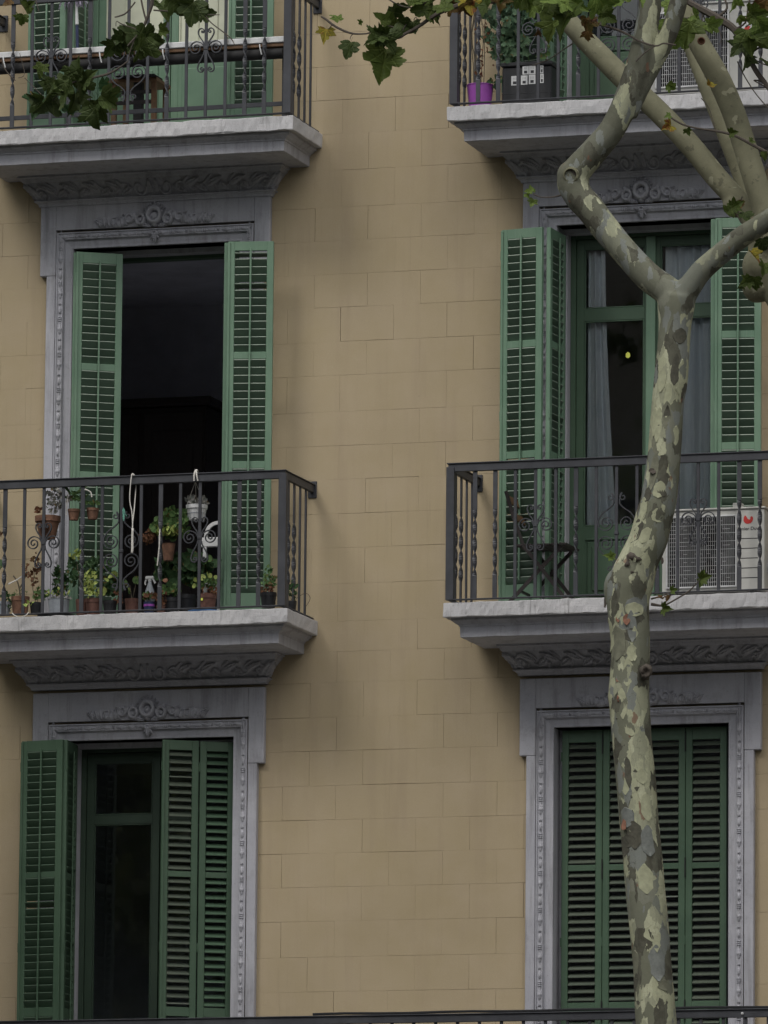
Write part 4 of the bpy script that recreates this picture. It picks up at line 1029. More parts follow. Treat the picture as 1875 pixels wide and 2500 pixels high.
# chair inside
t = thing('plastic_chair', 'white plastic chair with arched back behind the lower left railing', 'chair', at(520, 1480, -.22))
def lp(x, y, Y=-.22): return localpx(t, x, y, Y)
m = MB(); m.sweep(catmull([lp(501, 1420), lp(500, 1369), lp(501, 1330), lp(506, 1296), lp(520, 1280), lp(540, 1276), lp(558, 1283), lp(568, 1310), lp(570, 1369), lp(571, 1420)], 4), [(-.013, -.01), (.013, -.01), (.013, .01), (-.013, .01)])
m.obj('back_frame', WHITEP, t)
m = MB(); a, b = lp(503, 1322), lp(568, 1316); m.cbox(a.x - .05, b.x, -.012, .010, a.z - .045, a.z + .03, .006); m.obj('back_rail', WHITEP, t)
m = MB(); a, b = lp(501, 1422), lp(571, 1422); m.cbox(a.x, b.x, -.02, .36, a.z - .04, a.z - .005, .008); m.obj('seat', WHITEP, t)
for q in ((a.x, 0), (b.x, 0), (a.x, .34), (b.x, .34)):
    m = MB(); m.cbox(q[0] - .014, q[0] + .014, q[1] - .012, q[1] + .012, -t.location.z + .02, a.z - .04, .003); m.obj('leg', WHITEP, t)
t.location = t.location
# floor row, left to right
t = potted('pale pot of dark trailing plant at the left frame edge', 5, 1502, -.60, .07, .055, .10, GREYP)
foliage(t, 'foliage', P_DEEP, blob_pts((.03, 0, .10), (.09, .05, .07), 60, 11), .032, 'oval', 11); 
foliage(t, 'big_leaf', P_DEEP, [localpx(t, 10, 1370, -.66)], .14, 'oval', 70, .9)
foliage(t, 'red_leaf', P_RED, [localpx(t, 1, 1295, -.66), localpx(t, 2, 1308, -.66)], .07, 'long', 71, .9)
foliage(t, 'bloom', P_SUCC, blob_pts((.04, -.06, .04), (.06, .02, .04), 18, 12), .02, 'oval', 12)
t = potted('orange terracotta pot with a bare forked stem and staked twig', 49, 1500, -.62, .070, .056, .135, TERRA)
stems(t, [[(0, 0, .12), (-.01, 0, .2), (-.03, 0, .26), (-.06, 0, .30)], [(-.01, 0, .2), (.02, 0, .25), (.05, 0, .33)]], .006)
stems(t, [[localpx(t, 20, 1426, -.76), localpx(t, 42, 1415, -.70), localpx(t, 60, 1402, -.66)]], .0055, STRING, 'stake')
foliage(t, 'ground_cover', P_GREEN, blob_pts((-.02, 0, .16), (.08, .05, .035), 60, 13), .02, 'long', 13)
foliage(t, 'foliage', P_RED, blob_pts(localpx(t, 62, 1396, -.62), (.035, .04, .06), 30, 14), .026, 'ivy', 14)
foliage(t, 'lime_leaves', P_BRIGHT, [localpx(t, 66 + i * 5, 1478 - (i % 2) * 6, -.78) for i in range(4)], .03, 'ivy', 15)
t = potted('tall ivy straggling up between the first and second railing bars', 88, 1500, -.58, .05, .04, .09, BLACKP)
stems(t, [[(0, 0, .08), (-.03, 0, .2), (-.01, 0, .38)], [(0, 0, .08), (.04, 0, .2), (.06, 0, .26)]], .003)
foliage(t, 'foliage', P_RED, blob_pts(localpx(t, 86, 1390, -.60), (.04, .04, .13), 40, 16), .034, 'ivy', 16)
foliage(t, 'lower_foliage', P_GREEN, blob_pts(localpx(t, 98, 1450, -.60), (.07, .04, .06), 40, 17), .032, 'ivy', 17)
t = potted('pale grey planter with mixed dark and lime foliage', 143, 1503, -.56, .082, .074, .125, GREYP, False)
foliage(t, 'foliage', P_DEEP, blob_pts(localpx(t, 146, 1420, -.55), (.06, .05, .12), 90, 18), .04, 'ivy', 18)
foliage(t, 'lime_foliage', P_BRIGHT, blob_pts(localpx(t, 145, 1448, -.62), (.11, .04, .03), 26, 19), .024, 'oval', 19)
foliage(t, 'grey_foliage', P_SUCC, blob_pts(localpx(t, 150, 1460, -.60), (.08, .05, .03), 40, 20), .022, 'oval', 20)
t = potted('dark red pot with tall lime star shaped leaves', 200, 1502, -.58, .05, .042, .12, DTERRA)
stems(t, [[(0, 0, .1), (-.02, 0, .25), (-.05, 0, .42)], [(0, 0, .1), (.02, 0, .2), (.05, 0, .3)]], .003)
foliage(t, 'crown_leaves', P_BRIGHT, blob_pts(localpx(t, 188, 1355, -.60), (.035, .02, .035), 12, 21, .1), .042, 'ivy', 21)
foliage(t, 'side_leaves', P_BRIGHT, blob_pts(localpx(t, 172, 1360, -.60), (.02, .02, .02), 3, 22, .1), .03, 'ivy', 22)
foliage(t, 'foliage', P_DEEP, blob_pts(localpx(t, 180, 1400, -.56), (.04, .05, .12), 40, 23), .045, 'ivy', 23)
t = potted('dark pot of lime edged ivy in front of the left shutter', 228, 1503, -.62, .062, .05, .13, DTERRA)
foliage(t, 'lime_foliage', P_BRIGHT, blob_pts(localpx(t, 218, 1418, -.64), (.06, .04, .10), 44, 24, .1), .036, 'ivy', 24)
foliage(t, 'low_leaves', P_BRIGHT, blob_pts(localpx(t, 222, 1452, -.68), (.06, .02, .03), 16, 25, .1), .034, 'round', 25)
foliage(t, 'foliage', P_DEEP, blob_pts(localpx(t, 235, 1385, -.58), (.10, .05, .09), 70, 26), .042, 'ivy', 26)
t = potted('geranium with broad round lime leaves left of the large scroll', 268, 1502, -.60, .055, .045, .11, BLACKP)
foliage(t, 'broad_leaves', P_BRIGHT, [localpx(t, x, y, -.64) for x, y in ((252, 1438), (262, 1420), (272, 1412), (284, 1408), (248, 1445), (258, 1448))], .062, 'round', 27, .5)
foliage(t, 'foliage', P_DEEP, blob_pts(localpx(t, 272, 1430, -.56), (.08, .05, .08), 60, 28), .05, 'round', 28)
foliage(t, 'dry_bloom', P_RED, blob_pts(localpx(t, 288, 1460, -.60), (.03, .03, .06), 36, 29), .022, 'ivy', 29)
t = potted('brown pot with single heart shaped leaves right of the large scroll', 322, 1499, -.60, .056, .046, .115, DTERRA)
foliage(t, 'broad_leaves', P_BRIGHT, [localpx(t, 313, 1440, -.64), localpx(t, 336, 1420, -.6)], .066, 'round', 30, .3)
foliage(t, 'foliage', P_GREEN, [localpx(t, x, y, -.6) for x, y in ((330, 1422), (342, 1418), (318, 1446), (310, 1425))], .06, 'round', 31)
stems(t, [[(0, 0, .1), (-.02, 0, .22)], [(0, 0, .1), (.04, 0, .28)]], .003)
t = potted('small purple and navy pot with flat reddish leaves', 364, 1497, -.62, .044, .036, .085, NAVY, False)
foliage(t, 'foliage', P_RED, blob_pts(localpx(t, 366, 1455, -.62), (.055, .04, .02), 22, 32), .036, 'oval', 32)
foliage(t, 'green_foliage', P_GREEN, blob_pts(localpx(t, 362, 1458, -.60), (.05, .04, .02), 18, 33), .036, 'oval', 33)
m = MB(); m.lathe([(.0425, .05), (.0435, .066)], n=20); m.obj('purple_band', PURPLE, t)
t = thing('spray_bottle', 'clear spray bottle with a white trigger head among the pots', 'spray bottle', at(365, 1480, -.52))
m = MB(); m.lathe([(.036, 0), (.038, .06), (.034, .12), (.014, .175), (.012, .19)], n=16); m.obj('bottle', GREYP, t, True)
m = MB(); m.cbox(-.035, .032, -.012, .012, .205, .232, .006); m.cbox(-.012, .012, -.011, .011, .188, .206, .004)
m.sweep(catmull([(-.026, 0, .208), (-.036, 0, .19), (-.034, 0, .165)], 3), [(-.005, -.006), (.005, -.006), (.005, .006), (-.005, .006)])
m.sweep(catmull([(.024, 0, .208), (.034, 0, .195), (.044, 0, .175)], 3), [(-.006, -.006), (.006, -.006), (.006, .006), (-.006, .006)]); m.obj('trigger_head', WHITEP, t)
t = potted('low pot of rust red withered leaves beside the purple pot', 393, 1498, -.64, .036, .030, .06, DTERRA)
foliage(t, 'foliage', P_RED, blob_pts(localpx(t, 396, 1463, -.64), (.045, .03, .07), 50, 34), .028, 'ivy', 34)
t = potted('dark grey pot of drooping green leaves', 419, 1497, -.60, .062, .050, .115, BLACKP)
foliage(t, 'foliage', P_GREEN, blob_pts(localpx(t, 418, 1443, -.60), (.08, .05, .03), 40, 35), .042, 'round', 35)
foliage(t, 'red_leaf', P_RED, [localpx(t, 408, 1420, -.62)], .05, 'round', 36)
t = potted('large leaved dark green plant spreading behind the pots', 455, 1494, -.42, .075, .06, .13, BLACKP)
foliage(t, 'foliage', P_DEEP, blob_pts(localpx(t, 450, 1395, -.42), (.24, .10, .12), 150, 37, .1), .10, 'oval', 37)
foliage(t, 'bright_leaf', P_GREEN, [localpx(t, x, y, -.5) for x, y in ((450, 1410), (425, 1398), (470, 1428), (438, 1392), (500, 1378), (515, 1372))], .09, 'oval', 38, .4)
t = potted('brown pot of pale geranium near the white chair', 505, 1493, -.60, .074, .058, .13, DTERRA)
foliage(t, 'broad_leaves', P_BRIGHT, [localpx(t, x, y, -.64) for x, y in ((480, 1416), (487, 1412), (508, 1404), (518, 1405), (523, 1412), (478, 1432))], .052, 'round', 39, .5)
foliage(t, 'foliage', P_GREEN, blob_pts(localpx(t, 508, 1425, -.6), (.11, .05, .05), 70, 40), .036, 'ivy', 40)
foliage(t, 'dry_foliage', P_RED, blob_pts(localpx(t, 512, 1442, -.62), (.08, .04, .035), 46, 41), .02, 'ivy', 41)
m = MB(); q = localpx(t, 493, 1463, -.67); m.box(q.x - .008, q.x + .008, q.y - .002, q.y, q.z - .009, q.z + .009); m.obj('price_tag', YELLOW, t)
p = at(500, 1486, -.55); m = MB(); m.lathe([(.10, 0), (.13, .018), (.128, .022), (.10, .006)], n=24)
tag(m.obj('saucer', BLUEP, None, True, loc=(p.x, p.y, .004)), 'bright blue plastic saucer on the lower left balcony floor', 'saucer')
t = potted('dark pot of pinkish foliage by the right corner post', 655, 1484, -.60, .062, .05, .115, BLACKP)
foliage(t, 'foliage', P_GREEN, blob_pts(localpx(t, 656, 1412, -.6), (.055, .05, .09), 44, 42), .032, 'ivy', 42)
foliage(t, 'dry_foliage', P_RED, blob_pts(localpx(t, 650, 1440, -.62), (.07, .04, .035), 60, 43), .024, 'ivy', 43)
t = potted('leggy vine leaning on the side railing bars', 708, 1500, -.45, .05, .04, .10, BLACKP)
foliage(t, 'foliage', P_DEEP, blob_pts(localpx(t, 706, 1440, -.45), (.06, .06, .09), 60, 44), .03, 'ivy', 44)
stems(t, [[(.05, 0, .12), (.12, 0, .16), (.16, 0, .12), (.13, 0, .06)]], .0022, TWIG)

# ------------------------------------------------------------------ upper left balcony: awning roll, mop, stool
t = thing('awning_roll', 'rolled awning with a white lip tied along the upper left railing', 'awning', (0, -.66, 4.3)); L2 = (0, .66, -4.3)
a0, a1 = at(0, 135, -.66), at(690, 98, -.66); zc = (a0.z + a1.z) / 2; X0, X1 = -1.26, 1.262
m = MB(); m.cbox(X0, X1, -.700, -.625, zc - .028, zc + .020, .006); m.obj('white_lip', WHITEP, t, loc=L2)
m = MB(); m.cbox(X0, X1, -.690, -.630, zc - .060, zc - .0285, .006); m.obj('brown_slat', WOOD, t, loc=L2)
m = MB(); m.tube([(X0, -.655, zc - .105), (X1 - .03, -.655, zc - .105)], .043, 12); m.obj('black_roll', BLACK, t, True, R(40), loc=L2)
m = MB(); m.cbox(X0, X1 - .03, -.56, -.545, 3.92, 3.955, .003); m.cbox(X1 - .06, X1 - .03, -.60, -.55, 3.82, zc - .03, .003); m.obj('support_frame', IRON, t, loc=L2)
for q in (8, 243, 397, 634):
    m = MB(); m.tube(catmull([at(q, 140 - q * .05, -.715), at(q + 1, 150 - q * .05, -.72), at(q + 5, 165 - q * .05, -.715)], 3), .0055, 6); m.obj('tie', WHITEP, t, loc=L2)
t = thing('mop', 'string mop standing head up with a white and navy handle', 'mop', at(190, 260, -.35))
m = MB(); m.tube([localpx(t, 187, 10, -.35), localpx(t, 188, 60, -.35)], .012, 8, sc=[.8, 1.2]); m.obj('handle_sleeve', WHITEP, t)
m = MB(); m.tube([localpx(t, 188, 62, -.35), localpx(t, 192, 245, -.35)], .013, 8); m.obj('handle', NAVY, t)
m = MB(); rr = random.Random(2); hd = localpx(t, 180, -14, -.35)
for k in range(60):
    a = rr.uniform(0, 6.28); r_ = rr.uniform(.03, .12); m.tube([hd, hd + Vector((r_ * .6 * math.cos(a), r_ * .5 * math.sin(a), .02)), hd + Vector((r_ * math.cos(a), r_ * math.sin(a), -rr.uniform(.04, .12)))], .004, 4)
m.obj('strands', LILAC, t)
t = thing('wooden_stool', 'brown wooden stool behind the upper left railing', 'stool', at(340, 285, -.30))
def sp(x, y, Y=-.3): return localpx(t, x, y, Y)
a, b = sp(285, 208), sp(400, 208); m = MB(); m.cbox(a.x, b.x, -.17, .17, a.z - .02, a.z + .012, .004); m.obj('seat', WOOD, t)
for xx in (a.x + .03, b.x - .03):
    for yy in (-.14, .14):
        m = MB(); m.cbox(xx - .02, xx + .02, yy - .018, yy + .018, 3.80 - t.location.z, a.z - .02, .003); m.obj('leg', WOOD, t)
for q in (.09, .17):
    m = MB(); m.cbox(a.x + .05, b.x - .05, -.15, -.13, a.z - .02 - q, a.z + .01 - q, .002); m.obj('stretcher', DWOOD, t)
p = at(338, 285, -.42); m = MB(); m.cbox(-.035, .035, -.03, .03, 0, .42, .005); m.cbox(-.16, .16, -.10, .10, .42, .435, .004)
tag(m.obj('side_table', BLACK, None, loc=(p.x, p.y, 3.803)), 'black pedestal side table in front of the stool', 'table')

# ------------------------------------------------------------------ upper right balcony: pots and planter box
t = potted('purple plastic pot with bare climbing stems at the railing corner', 1172, 250, -.58, .102, .082, .185, PURPLE, False)
t.location.z = 3.805
rr = random.Random(12); st = []
for k in range(5):
    x0 = rr.uniform(-.05, .06); st.append([(x0, 0, .15), (x0 + rr.uniform(-.03, .03), 0, .35), (x0 + rr.uniform(-.05, .05), 0, .6), (x0 + rr.uniform(-.05, .06), 0, .95)])
stems(t, st, .0035)
foliage(t, 'foliage', P_RED, blob_pts((.03, 0, .45), (.08, .04, .36), 44, 50), .032, 'oval', 50)
foliage(t, 'low_leaves', P_DEEP, blob_pts((.12, -.02, .19), (.06, .04, .04), 30, 51), .045, 'oval', 51)
pz = at(1296, 243, -.52); t = thing('planter_box', 'black planter box with white pictogram stickers and a bushy vine', 'planter', (pz.x, -.52, 3.805))
m = MB(); m.cbox(-.195, .195, -.12, .12, 0, .30, .012); m.cbox(-.205, .205, -.13, .13, .301, .335, .008); m.cbox(-.1955, .1955, -.1215, .1215, .09, .096, .001); m.obj('box', BLACKP, t)
def stick(x0, x1, y0, y1):
    a, b = at(1120 + x0 / 4.366, y0 / 4.366, -.642), at(1120 + x1 / 4.366, y1 / 4.366, -.642)
    m = MB(); m.box(a.x - pz.x, b.x - pz.x, -.1225, -.1205, b.z - 3.805, a.z - 3.805); m.obj('sticker', WHITEP, t)
    cx_, cz_, w_, h_ = (a.x + b.x) / 2 - pz.x, (a.z + b.z) / 2 - 3.805, b.x - a.x, a.z - b.z
    m = MB(); m.box(cx_ - w_ * .25, cx_ + w_ * .25, -.1235, -.1226, cz_ - h_ * .38, cz_ - h_ * .08); 
    for q in (-.2, 0, .2): m.box(cx_ + q * w_ - .0008, cx_ + q * w_ + .0008, -.1235, -.1226, cz_ + h_ * .05, cz_ + h_ * .32)
    m.obj('pictogram', INK, t)
for a in ((560, 632, 812, 908), (663, 732, 806, 900), (747, 817, 797, 893), (868, 905, 787, 883), (680, 745, 700, 792), (750, 818, 694, 788), (868, 902, 682, 780)): stick(*a)
foliage(t, 'foliage', P_TOM, blob_pts(localpx(t, 1240, 60, -.55), (.20, .12, .22), 170, 52, .2), .075, 'ivy', 52)
foliage(t, 'low_foliage', P_TOM, blob_pts(localpx(t, 1245, 120, -.58), (.12, .08, .16), 110, 53, .2), .07, 'ivy', 53)
foliage(t, 'high_foliage', P_TOM, blob_pts(localpx(t, 1290, -20, -.50), (.22, .1, .18), 140, 54, .2), .07, 'ivy', 54)
foliage(t, 'young_foliage', P_GREEN, [localpx(t, x, y, -.6) for x, y in ((1330, 128), (1338, 120), (1345, 130), (1336, 136), (1351, 60), (1352, 85), (1350, 105))], .07, 'oval', 55)
stems(t, [[(0, 0, .3), (-.05, 0, .5), (-.15, 0, .8)], [(.1, 0, .3), (.15, 0, .6), (.12, 0, 1.0)]], .004, P_GREEN)

# pipe cover at the far right
p = at(1866, 1405, -.45); t = thing('pipe_elbow', 'grey insulated pipe elbow beside the lower outdoor unit', 'pipe', (p.x, p.y, .02))
m = MB(); m.tube(catmull([(0, 0, 0), (0, 0, .12), (.02, 0, .19), (.10, 0, .22), (.25, 0, .22)], 4), .045, 12); m.obj('elbow', GREYP, t, True, R(50))

# ------------------------------------------------------------------ trees
def px_path(lst, Y):
    """[(x, y, width px)] -> points and radii at depth Y (Y may vary per node as 4th item)"""
    out = []
    for q in lst:
        yy = q[3] if len(q) > 3 else Y; p = at(q[0], q[1], yy); sc = (p - CAM).length / FPX; out.append((p, q[2] * sc / 2))
    return out
def limb(mb, nodes, n=20, k=5, bump=.04, seed=0):
    P = catmull([p for p, r in nodes], k); rs = catmull([(r, 0, 0) for p, r in nodes], k); vs = []; fs = []
    m = len(P)
    for i, p in enumerate(P):
        t_ = (P[min(i + 1, m - 1)] - P[max(i - 1, 0)]).normalized(); a = t_.cross(Vector((.2, 1, .1))).normalized(); b = t_.cross(a)
        for q in range(n):
            an = 2 * math.pi * q / n; d = a * math.cos(an) + b * math.sin(an); r = rs[i].x * (1 + bump * mnoise.noise(p * 3 + d * 1.2 + Vector((seed, 0, 0))) * 2)
            vs.append(p + d * r)
    for i in range(m - 1):
        for q in range(n): fs.append((i * n + q, i * n + (q + 1) % n, (i + 1) * n + (q + 1) % n, (i + 1) * n + q))
    fs += [tuple(range(n))[::-1], tuple((m - 1) * n + q for q in range(n))]
    mb.add(vs, fs)
def uvs(mb, c, r, n=12, stretch=(1, 1, 1)):
    vs = []; fs = []
    for j in range(n + 1):
        ph = math.pi * j / n
        for k in range(n): vs.append((c[0] + r * stretch[0] * math.sin(ph) * math.cos(2 * math.pi * k / n), c[1] + r * stretch[1] * math.sin(ph) * math.sin(2 * math.pi * k / n), c[2] + r * stretch[2] * math.cos(ph)))
    for j in range(n):
        for k in range(n): fs.append((j * n + k, j * n + (k + 1) % n, (j + 1) * n + (k + 1) % n, (j + 1) * n + k))
    mb.add(vs, fs)
def remesh(o, vox, it=6, fac=.5):
    md = o.modifiers.new('remesh', 'REMESH'); md.mode = 'VOXEL'; md.voxel_size = vox; md.use_smooth_shade = True
    s_ = o.modifiers.new('smooth', 'SMOOTH'); s_.iterations = it; s_.factor = fac
    return o
TY = -6.0
base_p = at(1604, 2500, TY)
tree = thing('plane_tree', 'tall mottled plane tree in front of the right bay, forking below the upper balcony', 'tree', (base_p.x + .2, TY, GZ + .12))
TL = -tree.location
m = MB()
trunk = [(1535, 1700, 99), (1537, 1659, 97), (1539, 1562, 96), (1533, 1466, 108), (1543, 1418, 112), (1560, 1369, 98), (1581, 1321, 94), (1594, 1273, 92), (1607, 1225, 89), (1614, 1176, 86), (1620, 1128, 84), (1624, 1080, 82), (1631, 982, 79), (1637, 934, 82), (1645, 837, 81), (1648, 789, 82), (1650, 750, 90), (1655, 722, 88)]
low = [(1648, 2900, 108), (1622, 2700, 104), (1602, 2500, 100), (1590, 2327, 95), (1576, 2182, 97), (1563, 2037, 96), (1551, 1893, 97), (1542, 1796, 98), (1535, 1700, 99)]
pp = px_path(low, TY); foot = [(Vector((base_p.x + .45, TY, GZ + .0)), .30), (Vector((base_p.x + .40, TY, GZ + .5)), .20), (Vector((base_p.x + .30, TY, GZ + 2.2)), .165)]
limb(m, foot + pp + px_path(trunk[1:], TY), bump=.025)
left_l = [(1652, 735, 78), (1630, 712, 74), (1581, 674, 68, -6.0), (1523, 611, 66), (1475, 555, 68), (1441, 510, 70), (1412, 478, 72), (1398, 445, 76), (1410, 415, 72), (1451, 368, 66), (1499, 309, 64), (1538, 222, 63), (1562, 145, 60), (1581, 48, 56), (1590, -40, 54), (1596, -200, 50)]
limb(m, px_path(left_l, TY), seed=2)
right_l = [(1658, 735, 70), (1690, 692, 58), (1716, 659, 54), (1765, 616, 52), (1813, 577, 53), (1866, 543, 52), (1930, 500, 50), (2010, 440, 46)]
limb(m, px_path(right_l, TY), seed=4)
side_b = [(1540, 285, 30), (1560, 240, 30), (1580, 200, 30), (1598, 159, 36), (1620, 111, 42), (1640, 62, 44), (1658, 0, 44), (1672, -80, 40)]
limb(m, px_path(side_b, TY + .02), seed=6)
for x, y, r, st_ in ((1398, 430, 42, (1, 1, 1)), (1500, 1440, 40, (.7, .8, 1.3)), (1567, 1640, 20, (1, 1, 1.2)), (1497, 1702, 18, (.8, 1, 1.3)), (1545, 1390, 48, (.8, .9, 1.1))):
    p = at(x, y, TY); uvs(m, p, r * 47.8 / FPX, 12, st_)
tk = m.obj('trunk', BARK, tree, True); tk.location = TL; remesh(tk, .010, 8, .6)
# pruned stub, knots and peeling flakes
m = MB(); p = at(1395, 427, TY - .085) + TL; M = Matrix.Translation(p) @ Matrix.Rotation(R(-65), 4, 'Z') @ Matrix.Rotation(R(83), 4, 'Y')
vd = (CAM - at(1395, 427, TY)).normalized(); M = Matrix.Translation(p) @ (vd + Vector((-.25, 0, -.05))).to_track_quat('Z', 'Y').to_matrix().to_4x4()
m.lathe([(.052, -.06), (.056, .0), (.054, .022), (.044, .028), (.040, .016), (.036, .012), (.004, .010)], n=20, M=M); m.obj('pruned_stub', KHAKI, tree, True, R(40))
m = MB(); m.lathe([(.037, .0125), (.034, .0145), (.028, .013), (.02, .0155), (.004, .014)], n=18, M=M); m.obj('heartwood', TWIG, tree, True)
def knot(x, y, r, seed, mat):
    m = MB(); rr = random.Random(seed); p = at(x, y, TY); d = (CAM - p).normalized(); M = Matrix.Translation(p + TL) @ d.to_track_quat('Z', 'Y').to_matrix().to_4x4()
    s_ = r / 378.
    vs = [M @ Vector((0, 0, s_ * .1))]; n = 16
    for j, (q, h) in enumerate(((.35, .5), (.6, .85), (.85, .6), (1.05, -.4))):
        for k in range(n):
            a = 2 * math.pi * k / n; e = q * s_ * (1 + .5 * mnoise.noise(Vector((math.cos(a) * 2, math.sin(a) * 2, seed + j)))); vs.append(M @ Vector((e * math.cos(a), e * 1.25 * math.sin(a), h * s_ * (.7 + 1.1 * mnoise.noise(Vector((k * .7, j, seed)))))))
    fs = [(0, 1 + k, 1 + (k + 1) % n) for k in range(n)] + [(1 + j * n + k, 1 + (j + 1) * n + k, 1 + (j + 1) * n + (k + 1) % n, 1 + j * n + (k + 1) % n) for j in range(3) for k in range(n)]
    m.add(vs, fs); return m.obj('knot', mat, tree, True)
def surf(x, y, w=1.0):
    """point on the street side of the trunk seen at that place"""
    return at(x, y, TY - w)
def flake(x, y, w, h, seed, mat, depth=.13):
    rr = random.Random(seed); m = MB(); vs = []; n = 9; s_ = 1 / 378.
    c = at(x, y, TY - depth) + TL
    ol = [(math.cos(2 * math.pi * k / n) * w / 2 * rr.uniform(.6, 1.1), math.sin(2 * math.pi * k / n) * h / 2 * rr.uniform(.7, 1.1)) for k in range(n)]
    for dy in (-.006, .004):
        for a, b in ol: vs.append(c + Vector((a * s_, dy + .25 * (a * s_) + (-.012 if b < -h * .25 else 0), b * s_)))
    m.add(vs, [tuple(range(n)), tuple(range(n, 2 * n))[::-1]] + [(i, (i + 1) % n, n + (i + 1) % n, n + i) for i in range(n)]); return m.obj('bark_flake', mat, tree)
def trunk_at(y):
    for (xa, ya, wa), (xb, yb, wb) in zip(ALLT[:-1], ALLT[1:]):
        if yb <= y <= ya: f_ = (ya - y) / (ya - yb); return xa + (xb - xa) * f_, wa + (wb - wa) * f_
    return ALLT[-1][0], ALLT[-1][2]
ALLT = low[:-1] + trunk
def curved_flake(y, a0, aw, hpx, seed, mat, lift=.0035):
    rr = random.Random(seed); nx, nz = 7, 7; m = MB(); vs = []
    for side in (0, 1):
        for j in range(nz):
            v = j / (nz - 1) * 2 - 1; yy = y + v * hpx / 2 * rr.uniform(.93, 1.07); cx, wd = trunk_at(yy); c = at(cx, yy, TY); r = wd * 47.8 / FPX / 2
            ww = max(0.12, (1 - v * v) ** .45) * aw * rr.uniform(.8, 1.15)
            for i in range(nx):
                u = i / (nx - 1) * 2 - 1; an = R(a0 + u * ww / 2); q = (r + (.001 if side else lift + .004 * max(0, abs(v) - .6) * 2)) 
                vs.append(c + Vector((q * math.sin(an), -q * math.cos(an), 0)) + TL)
    k = nx * nz; fs = []
    for j in range(nz - 1):
        for i in range(nx - 1):
            a = j * nx + i; fs.append((a, a + 1, a + nx + 1, a + nx))
    ring = [i for i in range(nx)] + [j * nx + nx - 1 for j in range(1, nz)] + [(nz - 1) * nx + i for i in range(nx - 2, -1, -1)] + [j * nx for j in range(nz - 2, 0, -1)]
    for a, b in zip(ring, ring[1:] + ring[:1]): fs.append((a, b, b + k, a + k))
    m.add(vs, fs); return m.obj('bark_flake', mat, tree, True, R(35))
PALEB = m_plain('fresh_pale_bark', (.335, .345, .23), .85, .22, 26); DARKB = m_plain('old_dark_bark', (.075, .073, .054), .9, .35, 30); GREYB = m_plain('blue_grey_bark', (.165, .178, .165), .85, .3, 24); OLIVEB = m_plain('olive_bark', (.155, .158, .112), .88, .3, 22)
rf = random.Random(41)
for k in range(64):
    y = rf.uniform(770, 2480); curved_flake(y, rf.uniform(-75, 55), rf.uniform(22, 58), rf.uniform(26, 90), k, rf.choice((PALEB, PALEB, PALEB, DARKB, DARKB, DARKB, GREYB, OLIVEB, OLIVEB, OLIVEB)), rf.uniform(.002, .005))
tree_knots = ((1577, 1640, 16, 3, TWIG), (1518, 1712, 15, 5, RUST), (1512, 1755, 10, 7, TWIG), (1548, 1378, 26, 9, TWIG))
TREEFLAKES = ((1510, 1508, 14, 28, 1, RUST, .12), (1530, 1512, 20, 30, 2, RUST, .13), (1524, 2014, 15, 34, 3, RUST, .115), (1594, 1150, 22, 16, 4, TWIG, .11), (1592, 1198, 12, 20, 5, RUST, .10), (1478, 1470, 8, 34, 6, TWIG, .02), (1487, 1500, 8, 50, 7, TWIG, .02), (1510, 1660, 14, 12, 8, RUST, .11), (1617, 1370, 8, 22, 9, TWIG, .02))
for a in TREEFLAKES: flake(*a)
for x, y, r, sd, mt in tree_knots:
    k_ = knot(x, y, r, sd, mt); k_.location = (CAM - at(x, y, TY)).normalized() * .105
k_ = knot(1698, 702, 14, 11, RUST)
# second tree
YB = -4.6
bp = at(1935, 900, YB)
tree2 = thing('plane_tree', 'second plane tree with smooth khaki limbs crossing the upper right balcony', 'tree', (bp.x + .25, YB, GZ + .12)); TL2 = -tree2.location
m = MB()
def slim(l, Y): return px_path([(a, b, c * .92) for a, b, c in l], Y)
limb(m, [(Vector((bp.x + .3, YB, GZ)), .28), (Vector((bp.x + .28, YB, GZ + 1)), .19)] + px_path([(2000, 2500, 115), (1985, 1700, 110), (1990, 1000, 105), (1952, 800, 98), (1895, 680, 92), (1862, 590, 80), (1845, 530, 70)], YB), seed=8)
limb(m, slim([(1858, 590, 62), (1827, 521, 56), (1798, 487, 60), (1750, 434, 60), (1683, 352, 60), (1605, 270, 60), (1523, 193, 60), (1461, 130, 58), (1408, 76, 55), (1370, 30, 52), (1300, -60, 46)], YB), seed=9, bump=.02)
limb(m, slim([(1872, 590, 62), (1866, 511, 64), (1846, 448, 64), (1818, 357, 64), (1789, 270, 63), (1750, 183, 62), (1700, 92, 58), (1670, 20, 52), (1640, -80, 46)], YB - .15), seed=10, bump=.02)
limb(m, slim([(1850, 540, 46), (1818, 458, 42), (1770, 330, 42), (1716, 193, 40), (1680, 100, 38), (1640, -10, 36)], YB + .35), seed=11, bump=.02)
for x, y, r in ((1862, 650, 55), (1850, 700, 42), (1870, 600, 45), (1795, 500, 34)): uvs(m, at(x, y, YB), r * 49 / FPX, 10)
t2 = m.obj('trunk', KHAKI, tree2, True); t2.location = TL2; remesh(t2, .012, 8, .6)
def twig(parent, lst, Y, name='twig', mat=TWIG):
    m = MB(); pts = px_path(lst, Y); m.tube(catmull([p for p, r in pts], 4), 1.0, 6, sc=[max(q.x, .0015) for q in catmull([(r, 0, 0) for p, r in pts], 4)])
    o = m.obj(name, mat, parent); o.location = -parent.location; return o
